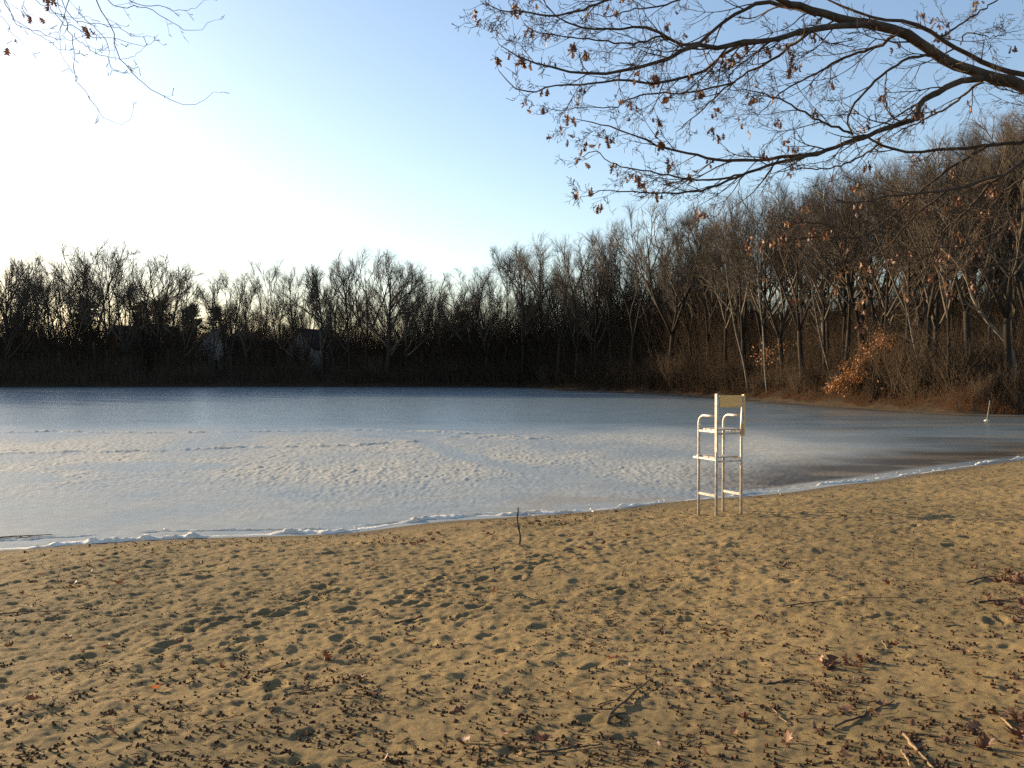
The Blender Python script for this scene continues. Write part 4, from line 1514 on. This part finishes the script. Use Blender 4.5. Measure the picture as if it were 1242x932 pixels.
leaf(on_sand(1024, 863), "tan leaf in the litter by the dark twig at the bottom right", 'oak_leaf_tan', k=.9)
for (cx, cy, sx, sy, n, lab, grp) in [
    (1228, 703, 16, 5, 16, "dark leaf in the heap at the right edge of the sand", "leaves of the heap at the right edge"),
    (1216, 738, 20, 8, 8, "dark leaf lying below the heap at the right edge of the sand", "leaves below the heap at the right edge"),
    (500, 655, 22, 4, 12, "reddish leaf in the drift at the ice edge left of the upright stick", "leaves drifted at the ice edge left of the upright stick"),
    (590, 653, 8, 2, 4, "brown leaf in the small heap beside the upright stick", "leaves beside the upright stick"),
    (730, 650, 25, 8, 8, "brown leaf on the sand between the upright stick and the guard chair", "leaves between the upright stick and the guard chair"),
    (125, 690, 60, 9, 14, "red-brown leaf near the ice edge on the left part of the beach", "leaves near the ice edge on the left"),
    (1025, 808, 22, 4, 7, "dark leaf in the flat clump on the right part of the sand", "leaves of the clump on the right"),
    (100, 712, 14, 3, 5, "dark leaf in the small clump on the left part of the sand", "leaves of the clump on the left"),
    (1025, 622, 40, 10, 8, "red-brown leaf on the sand right of the guard chair", "leaves right of the guard chair"),
    (1222, 885, 22, 14, 10, "dark leaf in the litter at the bottom right corner", "leaves at the bottom right corner")]:
    for k in range(n):
        a, b = rr.gauss(cx, sx), rr.gauss(cy, sy)
        leaf(on_sand(min(max(a, 3), 1240), b), lab, rr.choice(['oak_leaf', 'oak_leaf', 'oak_leaf', 'oak_leaf_tan']), grp, rr.uniform(.6, 1.05), .3)
for k in range(70):
    a = rr.uniform(5, 1237); b = 655 + 270 * rr.random() ** 1.3
    q = on_sand(a, b)
    if lake_dist(q[:1], q[1:2])[0] < .5: continue
    leaf(q, "stray dry oak leaf lying alone somewhere on the open sand", rr.choice(['oak_leaf', 'oak_leaf', 'oak_leaf_tan']), "stray oak leaves on the open sand", rr.uniform(.4, .8), .35)

# broken leaf bits and twiglets between the acorns
VV = []; FF = []; nv = 0
tw = Tubes()
r_ = np.random.default_rng(77)
cnt = 0
while cnt < 8800:
    py = 640 + 350 * rr.random() ** 1.45; px = rr.uniform(-260, 1500)
    dens = .15 + .85 * sstep(-.1, .5, float(fbm(np.array([px * .006 + 9]), np.array([py * .02]), 3, 56)[0])) + .4 * (px > 650) * (py < 800)
    if rr.random() > dens: continue
    w = slope_hit(px, py)
    for q in range(rr.choice([1, 1, 2, 4])):
        x, y = w[0] + rr.gauss(0, .06) * (q > 0), w[1] + rr.gauss(0, .08) * (q > 0)
        cnt += 1
        VV.append((x, y, rr.random()))
# the drift of leaves left along the water line
for k in range(2200):
    t = rr.uniform(0, L_)
    if rr.random() > sstep(-.25, .35, float(fbm(np.array([t * .35]), np.array([3.0]), 3, 57)[0])) * (1.0 if t < 19 else .45) + .08: continue
    i = min(int(np.searchsorted(seg, t)), len(shore) - 2)
    tg = shore[i + 1] - shore[i]; tg = tg / np.linalg.norm(tg)
    off_ = -(.35 + abs(rr.gauss(0, .75)))
    VV.append((shore[i][0] - tg[1] * off_, shore[i][1] + tg[0] * off_, rr.random() * .8))
P = np.array(VV); sx = lake_dist(P[:, 0], P[:, 1]); pz = sand_h(P[:, 0], P[:, 1], sx)
VV = []
for (x, y, t0), z, s0 in zip(P, pz, sx):
    if s0 < .35 or y < 2.4: continue
    if t0 < .72:
        V, F = LEAF[rr.randrange(8)]
        k = rr.uniform(.10, .30) if s0 > 2 else rr.uniform(.15, .55)
        Rm = np.array(Matrix.Rotation(rr.uniform(0, 6.28), 3, 'Z') @ Matrix.Rotation(rr.gauss(0, .4), 3, 'X'))
        VV.append((V * k) @ Rm.T + np.array([x, y, z + .002])); FF.append(F + nv); nv += len(V)
    else:
        a = rr.uniform(0, 6.28); L = rr.uniform(.025, .11)
        e = np.array([math.cos(a), math.sin(a), rr.gauss(0, .08)]) * L
        b0 = np.array([x, y, z + .004])
        tw.add(np.stack([b0 - e * .5, b0 + r_.normal(0, .004, 3) * np.array([1, 1, .2]), b0 + e * .5]), np.array([.0022, .0018, .001]), 4)
tw.raw(np.concatenate(VV), np.concatenate(FF))
me = tw.mesh("leaf_litter", True)
me.materials.append(M['litter_bits'])
o = bpy.data.objects.new("leaf_litter", me); COL.objects.link(o)
tag(o, "fine brown litter of broken leaves and twiglets strewn over the sand", kind="stuff")

# ------------------------------------------------------------------ oak boughs overhead
class Bough:
    def __init__(self, seed, base):
        self.rng = np.random.default_rng(seed)
        self.base = np.array(base, float)
        self.limbs = []      # heavier wood
        self.small = Tubes()
        self.tips = []       # where leaves may hang

    def limb(self, pts, r0, r1, nsub=10, sub_len=.9, n=26, sides=8, own=False, pw=.75, lev=2):
        P = spline(pts, n) - self.base
        P[1:-1] += self.rng.normal(0, .006, (n - 2, 3))
        nsub = int(nsub * .85)
        t = np.linspace(0, 1, n)
        R = r1 + (r0 - r1) * (1 - t) ** pw
        R = R * (1 + .05 * self.rng.normal(0, 1, n))
        if own:
            self.limbs.append((P, R, sides))
        else:
            self.small.add(P, R, 6 if r0 > .012 else 5)
        for k in range(nsub):
            f = (.12 + .88 * (k + self.rng.random()) / nsub) * (n - 1)
            i = min(int(f), n - 2)
            self.branchlet(P[i], P[i + 1] - P[i], sub_len * (1.1 - .7 * f / (n - 1)) * self.rng.uniform(.4, 1.15), min(R[i] * .55, .0075 + .004 * self.rng.random()), lev)
        self.branchlet(P[-1], P[-1] - P[-2], sub_len * .3, r1, min(lev, 1))
        return P

    def branchlet(self, p, d, L, r, level):
        rng = self.rng
        dd = rdir(d, rng.uniform(.35, 1.0), rng)
        n = 8
        # sag a little, then turn up at the tip
        B = np.empty((n, 3)); B[0] = p
        dd = dd / np.linalg.norm(dd)
        for i in range(1, n):
            dd = dd + rng.normal(0, .055, 3); dd[2] += -.06 if i < 4 else .10
            dd /= np.linalg.norm(dd)
            B[i] = B[i - 1] + dd * L / (n - 1)
        self.small.add(B, np.linspace(r, max(r * .35, .0014), n) * .88, 4 if r > .004 else 3)
        if level > 0:
            for k in range(int(3 + 4 * rng.random()) if level == 2 else int(2 + 3 * rng.random())):
                i = int(rng.integers(1, n))
                self.branchlet(B[i], B[i] - B[i - 1], L * rng.uniform(.3, .6), max(r * .55, .002), level - 1)
        else:
            self.tips.append(B[-1]); self.tips.append(B[4])
            for k in range(2):                # buds and spur twigs
                i = int(rng.integers(1, n))
                e = rdir(B[i] - B[i - 1], rng.uniform(.5, 1.1), rng)
                self.small.add(np.stack([B[i], B[i] + e * rng.uniform(.02, .06)]), np.array([.0018, .0026]), 3)

    def leaves(self, spots, per, size, extra=0):
        VV = []; FF = []; nv = 0
        rng = self.rng
        tips = np.array(self.tips)
        cand = [(np.asarray(s_) - self.base, q) for s_, q in spots]
        for k in range(extra):
            cand.append((tips[int(rng.integers(len(tips)))], int(rng.integers(1, 4))))
        for c, q in cand:
            if len(tips):
                j = int(np.argmin(((tips - c) ** 2).sum(1)))
                c = tips[j]
            for _ in range(q * per):
                V, F = LEAF[int(rng.integers(8))]
                R = np.array(Matrix.Rotation(rng.uniform(0, 6.28), 3, 'Z') @ Matrix.Rotation(rng.normal(-1.3, .5), 3, 'X') @ Matrix.Rotation(rng.uniform(0, 6.28), 3, 'Y'))
                U = (V - np.array([0, -.055, 0])) @ R.T * size * rng.uniform(.6, 1.15)
                U = U + c + rng.normal(0, .024, 3)
                VV.append(U); FF.append(F + nv); nv += len(V)
        return np.concatenate(VV), np.concatenate(FF)


def px_path(pts):
    return [at(a, b, d) for a, b, d in pts]


# --- the oak on the right
tb = np.array([7.6, 8.4, 0.9])
oak = Bough(801, tb)
trunk_pts = [tb + np.array([0, 0, -.3]), tb + np.array([-.05, .05, 2.0]), tb + np.array([-.1, .1, 4.2]), tb + np.array([.1, .3, 7.0]), tb + np.array([.5, .2, 10])]
crotch = tb + np.array([-.08, .08, 3.4])
crotch2 = tb + np.array([-.09, .1, 2.6])
crotch3 = tb + np.array([.0, .2, 5.5])
oak.limb([crotch] + px_path([(1320, 152, 8.6), (1242, 106, 8.7), (1198, 92, 8.7), (1159, 80, 8.7), (1127, 60, 8.6), (1092, 40, 8.5), (1053, 29, 8.4), (1014, 21, 8.3), (982, 13, 8.2), (944, 0, 8.0), (895, -22, 7.8), (840, -40, 7.6)]), .084, .011, 22, 1.0, 44, 10, True, .75)
oak.limb([crotch3] + px_path([(1330, 112, 9.3), (1242, 92, 9.3), (1195, 77, 9.3), (1150, 53, 9.2), (1127, 39, 9.2), (1098, 26, 9.2), (1070, 24, 9.3), (1030, 12, 9.4), (990, -8, 9.6)]), .042, .008, 12, 1.0, 32, 8, True)
oak.limb(px_path([(1205, 94, 8.7), (1175, 97, 8.6), (1143, 108, 8.5), (1117, 124, 8.4), (1108, 145, 8.3), (1069, 158, 8.2), (1040, 169, 8.1), (995, 185, 8.0), (953, 196, 7.9), (899, 212, 7.8), (867, 226, 7.75), (828, 234, 7.7), (766, 233, 7.6), (738, 230, 7.5), (715, 238, 7.5)]), .034, .0035, 26, .8, 46, 8, True, 1.15)
LIMBS = [
    ([(1000, 184, 8.0), (960, 191, 8.1), (892, 195, 8.3), (850, 190, 8.4), (797, 176, 8.5), (755, 159, 8.6), (720, 149, 8.7), (696, 144, 8.7)], .018, .003, 16, .7),
    ([(900, 212, 7.8), (861, 219, 7.9), (805, 212, 8.0), (741, 198, 8.1), (724, 184, 8.1), (708, 190, 8.1)], .011, .003, 10, .6),
    ([(1150, 68, 8.7), (1117, 68, 8.6), (1085, 80, 8.5), (1060, 100, 8.4), (1040, 122, 8.3), (1028, 145, 8.2), (1034, 164, 8.1)], .015, .008, 7, .7),
    ([(1034, 162, 8.1), (989, 145, 8.0), (957, 125, 7.9), (920, 112, 7.8), (880, 108, 7.8)], .012, .003, 9, .7),
    ([(1053, 29, 8.4), (1021, 31, 8.2), (982, 37, 8.0), (940, 47, 7.8), (892, 53, 7.6), (867, 59, 7.5), (839, 56, 7.45), (811, 70, 7.4), (783, 81, 7.3), (755, 86, 7.2), (727, 90, 7.1), (694, 87, 7.0), (666, 81, 6.9), (630, 71, 6.8), (605, 54, 6.7)], .030, .003, 22, .7),
    ([(990, 18, 8.2), (960, 10, 8.4), (927, 2, 8.5), (900, 14, 8.5), (872, 31, 8.4), (850, 50, 8.3), (833, 56, 8.2), (811, 46, 8.1), (783, 33, 8.0), (750, 36, 7.9), (716, 33, 7.8), (685, 26, 7.7), (663, 8, 7.6), (655, -8, 7.5)], .022, .003, 18, .7),
    ([(833, 56, 8.2), (800, 44, 8.1), (783, 50, 8.0), (755, 53, 7.9), (727, 49, 7.8), (685, 45, 7.7), (655, 40, 7.6), (636, 30, 7.5)], .011, .003, 10, .6),
    ([(800, -30, 7.4), (760, -10, 7.3), (733, 2, 7.2), (699, 14, 7.1), (671, 20, 7.0), (638, 15, 6.9), (610, 13, 6.8), (588, 4, 6.8)], .014, .003, 12, .6),
    ([(870, -20, 8.2), (825, 0, 8.2), (797, 8, 8.2), (769, 11, 8.2), (740, 20, 8.3), (715, 16, 8.4)], .011, .003, 8, .6),
    ([(940, 47, 7.8), (886, 61, 7.9), (853, 86, 8.0), (825, 95, 8.0), (797, 100, 7.9), (750, 98, 7.8), (699, 103, 7.7), (666, 106, 7.6), (644, 112, 7.5), (621, 105, 7.4), (605, 86, 7.3)], .015, .003, 14, .65),
    ([(892, 100, 8.2), (839, 112, 8.2), (797, 114, 8.1), (766, 120, 8.0), (738, 131, 7.9), (705, 130, 7.8), (690, 134, 7.8)], .010, .003, 10, .55),
    ([(985, 37, 8.0), (955, 60, 8.2), (930, 78, 8.3), (900, 92, 8.4), (865, 120, 8.5), (845, 140, 8.5), (820, 160, 8.5)], .014, .003, 12, .7),
    ([(1092, 40, 8.5), (1060, 58, 8.7), (1020, 72, 8.8), (985, 92, 8.9), (950, 110, 9.0), (920, 140, 9.0)], .016, .003, 12, .8),
    ([(1198, 92, 8.7), (1150, 130, 9.0), (1110, 150, 9.2), (1080, 165, 9.3)], .014, .004, 8, .7),
    ([(1127, 39, 9.2), (1140, 45, 9.3), (1166, 29, 9.4), (1207, 2, 9.5), (1240, -20, 9.5)], .013, .005, 9, .8),
    ([(1165, 55, 9.2), (1172, 40, 9.1), (1200, 45, 9.0), (1235, 38, 8.9)], .007, .003, 6, .7),
    ([(1066, 175, 8.4), (1045, 190, 8.5), (1005, 205, 8.6), (960, 205, 8.7), (930, 215, 8.8)], .010, .003, 9, .7),
]
for pts, r0, r1, ns, sl_ in LIMBS:
    oak.limb(px_path(pts), r0, r1, ns, sl_, 26)
# lower limbs that hang across the sunlit slope
oak.limb([crotch2] + px_path([(1310, 162, 9.2), (1242, 171, 9.2), (1211, 175, 9.1), (1175, 180, 9.0), (1134, 183, 8.9), (1098, 185, 8.8), (1066, 175, 8.6), (1050, 165, 8.4)]), .032, .008, 14, .8, 30, 8, True)
oak.limb([crotch2] + px_path([(1310, 170, 8.4), (1242, 196, 8.2), (1220, 211, 8.1), (1182, 222, 8.0), (1150, 232, 7.9), (1111, 235, 7.8), (1079, 238, 7.7), (1040, 246, 7.6), (1005, 240, 7.6)]), .026, .004, 16, .75, 30, 8, True)
for pts, r0, r1, ns, sl_ in [
    ([(1242, 196, 8.2), (1208, 219, 8.3), (1175, 254, 8.4), (1143, 283, 8.5), (1130, 310, 8.6), (1120, 345, 8.7)], .016, .004, 12, .7),
    ([(1120, 345, 8.7), (1117, 368, 8.75), (1099, 388, 8.8), (1071, 393, 8.8), (1050, 385, 8.8)], .0065, .003, 6, .35),
    ([(1205, 174, 9.1), (1150, 206, 9.0), (1111, 238, 8.9), (1066, 274, 8.8), (1040, 288, 8.8), (989, 288, 8.8), (936, 293, 8.8)], .018, .004, 16, .7),
    ([(1040, 290, 8.8), (1010, 275, 8.9), (970, 268, 9.0), (940, 262, 9.0)], .009, .003, 8, .6),
    ([(956, 305, 8.8), (952, 325, 8.85), (944, 344, 8.9), (925, 349, 8.9), (910, 345, 8.9)], .006, .003, 4, .4),
    ([(1242, 215, 9.2), (1210, 240, 9.3), (1180, 290, 9.4), (1170, 320, 9.5)], .012, .004, 10, .7),
    ([(1260, 240, 8.0), (1230, 265, 8.0), (1200, 285, 8.1), (1165, 300, 8.2), (1120, 300, 8.3)], .012, .004, 12, .7),
    ([(1260, 300, 9.4), (1225, 318, 9.4), (1190, 322, 9.5), (1150, 340, 9.6)], .010, .004, 9, .7),
    ([(1150, 232, 7.9), (1110, 262, 8.0), (1075, 300, 8.1), (1040, 318, 8.2), (1010, 345, 8.3)], .011, .003, 12, .6),
]:
    oak.limb(px_path(pts), r0, r1, ns, sl_, 24)

oak_root = empty("oak_tree", tb, "oak overhanging from the right with dark limbs and clinging brown leaves", "tree")
t = Tubes(); P = spline(trunk_pts, 16) - tb
R = np.linspace(.30, .14, 16); R[0] = .42; R[1] = .34
t.add(P, R, 14)
link("trunk", t.mesh("trunk"), M['oak_bark'], oak_root)
for (P, R, sd_) in oak.limbs:
    t = Tubes(); t.add(P, R, sd_)
    link("limb", t.mesh("limb"), M['oak_bark'], oak_root)
link("crown", oak.small.mesh("crown"), M['oak_bark'], oak_root)
LSP = [(722, 12, 7.6, 2), (676, 38, 7.5, 3), (678, 52, 7.4, 3), (695, 65, 7.4, 3), (630, 55, 7, 2), (597, 82, 7, 2), (572, 10, 6.8, 1), (583, 14, 6.8, 1), (618, 66, 6.9, 1), (635, 80, 7, 1),
       (655, 85, 7, 1), (867, 50, 7.8, 4), (840, 42, 8, 2), (853, 25, 8.2, 2), (835, 92, 8, 3), (767, 103, 7.6, 3), (672, 124, 7.6, 2), (695, 120, 7.6, 2), (688, 140, 7.7, 2), (805, 120, 8, 1),
       (736, 145, 8.2, 1), (765, 150, 8.2, 1), (877, 160, 8.4, 2), (852, 190, 8.3, 2), (792, 166, 8.4, 1), (708, 190, 8, 2), (752, 202, 8, 2), (765, 222, 7.7, 2), (781, 215, 7.8, 2), (735, 240, 7.5, 2),
       (715, 170, 8.2, 1), (875, 140, 8.4, 2), (940, 55, 7.9, 4), (915, 65, 8, 2), (875, 55, 7.8, 3), (945, 75, 8.2, 2), (985, 115, 8.2, 1), (876, 158, 8.3, 2), (877, 145, 8.3, 1), (962, 172, 8, 3),
       (902, 165, 8.2, 1), (925, 198, 8, 2), (1053, 160, 8.2, 2), (1108, 146, 8.3, 1), (1117, 155, 8.3, 2), (1090, 140, 8.4, 1), (1170, 120, 8.8, 2), (1140, 130, 8.8, 1), (1235, 52, 9, 2), (1155, 5, 9.2, 1),
       (1080, 210, 8, 3), (1095, 222, 7.9, 2), (1150, 195, 8.8, 2), (1038, 240, 7.7, 2), (1055, 225, 7.9, 2), (1155, 235, 7.9, 2), (1140, 250, 8, 1), (963, 258, 8.9, 2), (945, 285, 8.8, 3), (935, 300, 8.8, 3),
       (990, 270, 8.9, 3), (998, 280, 8.8, 3), (1005, 292, 8.7, 3), (1030, 286, 8.7, 3), (908, 290, 8.8, 2), (912, 300, 8.8, 2), (932, 312, 8.8, 2), (1095, 300, 8.3, 2), (1060, 315, 8.2, 1), (1135, 302, 8.4, 3),
       (1128, 330, 8.6, 2), (1105, 345, 8.6, 2), (1155, 325, 8.6, 2), (1170, 360, 9, 1), (1195, 280, 8.6, 2), (1205, 300, 8.4, 3), (1220, 290, 8.4, 2), (1225, 260, 8.6, 2), (1235, 225, 8.4, 2), (1010, 345, 8.3, 1),
       (1055, 370, 8.7, 1), (1085, 320, 8.2, 2), (1210, 245, 9, 2), (1015, 320, 8.3, 2), (985, 340, 8.6, 1), (1040, 345, 8.4, 1)]
V, F = oak.leaves([(at(a, b, d), q + (1 if b > 195 else 0)) for a, b, d, q in LSP], 2, .58, 80)
lv = mesh_np("leaves", V, F, True)
lv.materials.append(M['oak_leaf']); lv.materials.append(M['oak_leaf_tan'])
mi = (np.random.default_rng(3).random(len(F) // 32 + 1) < .35).astype(np.int32)
lv.polygons.foreach_set("material_index", np.repeat(mi, 32)[: len(lv.polygons)])
link("leaves", lv, None, oak_root)

# --- the fine boughs at the top left
tb2 = np.array([-7.6, 3.0, 1.0])
lo = Bough(802, tb2)
lt = [tb2 + np.array([0, 0, -.3]), tb2 + np.array([.05, .1, 2.5]), tb2 + np.array([.1, .2, 5.5]), tb2 + np.array([-.2, .2, 9])]
lo.limb([tb2 + np.array([.07, .12, 3.6])] + px_path([(-120, -60, 6.0), (-20, -52, 6.1), (60, -48, 6.2), (130, -55, 6.3), (200, -75, 6.4), (260, -100, 6.5)]), .07, .008, 6, .5, 30, 8, True)
for pts, r0 in [
    ([(95, -50, 6.25), (108, -20, 6.2), (116, 0, 6.2), (128, 20, 6.15), (137, 41, 6.1), (144, 68, 6.0), (162, 90, 6.0), (183, 108, 5.9), (212, 125, 5.9), (234, 127, 5.9), (259, 112, 5.9)], .0068),
    ([(70, -48, 6.2), (82, -10, 6.2), (80, 15, 6.2), (79, 25, 6.2), (88, 50, 6.1), (90, 86, 6.1), (101, 108, 6.0), (119, 133, 6.0), (137, 149, 6.0), (155, 147, 6.0), (162, 132, 6.0)], .0058),
    ([(-10, -50, 6.1), (5, 0, 6.1), (22, 29, 6.2), (45, 38, 6.3), (65, 46, 6.3), (90, 48, 6.4), (104, 40, 6.4)], .0058),
    ([(60, -48, 6.2), (78, 8, 6.3), (90, 25, 6.3), (113, 29, 6.4), (140, 34, 6.4), (162, 44, 6.5), (187, 46, 6.5)], .0052),
    ([(110, -52, 6.3), (130, 0, 6.4), (144, 9, 6.4), (158, 9, 6.5), (180, 11, 6.5), (198, 20, 6.6), (216, 32, 6.6), (230, 38, 6.7), (245, 34, 6.7), (259, 25, 6.7)], .006),
    ([(135, -55, 6.3), (158, 0, 6.4), (192, 8, 6.5), (214, 13, 6.5), (234, 11, 6.6), (247, 1, 6.6)], .0055),
    ([(40, -48, 6.2), (63, 14, 6.1), (90, 34, 6.0), (108, 43, 6.0), (126, 46, 5.9), (146, 48, 5.9), (169, 56, 5.8), (184, 53, 5.8)], .0052),
    ([(-5, -48, 6.1), (10, 10, 6.0), (29, 32, 5.9), (56, 48, 5.9), (74, 60, 5.8), (92, 60, 5.8)], .0045),
    ([(55, -48, 6.2), (76, 22, 6.4), (72, 45, 6.4), (74, 68, 6.5), (83, 79, 6.5), (92, 88, 6.5)], .004),
    ([(90, 40, 6.1), (97, 52, 6.1), (117, 64, 6.0), (144, 71, 6.0), (160, 70, 6.0), (171, 62, 6.0)], .0038),
    ([(95, 15, 6.2), (113, 32, 6.2), (131, 52, 6.2), (134, 77, 6.2), (149, 89, 6.2), (160, 88, 6.2)], .0042),
    ([(20, -48, 6.1), (40, -5, 6.0), (56, 10, 6.0), (80, 20, 6.0), (110, 22, 6.0)], .0048),
    ([(-40, -48, 6.0), (-20, 0, 5.9), (0, 18, 5.9), (15, 40, 5.9), (30, 55, 5.9)], .0042)]:
    lo.limb(px_path(pts), r0 * .62, .0012, 5, .26, 24, lev=0)
left_root = empty("bare_tree", tb2, "tree whose fine drooping twigs hang into the bright sky at the top left", "tree")
t = Tubes(); P = spline(lt, 14) - tb2; R = np.linspace(.24, .1, 14); R[0] = .32
t.add(P, R, 12); link("trunk", t.mesh("trunk"), M['oak_bark'], left_root)
for (P, R, sd_) in lo.limbs:
    t = Tubes(); t.add(P, R, sd_); link("limb", t.mesh("limb"), M['oak_bark'], left_root)
link("crown", lo.small.mesh("crown"), M['oak_bark'], left_root)
V, F = lo.leaves([(at(a, b, d), q) for a, b, d, q in [(76, 3, 6.2, 3), (84, 6, 6.2, 2), (105, 13, 6.3, 2), (30, 31, 6, 2), (1, 57, 5.9, 1)]], 2, .55, 0)
link("leaves", mesh_np("leaves", V, F, True), M['oak_leaf'], left_root)
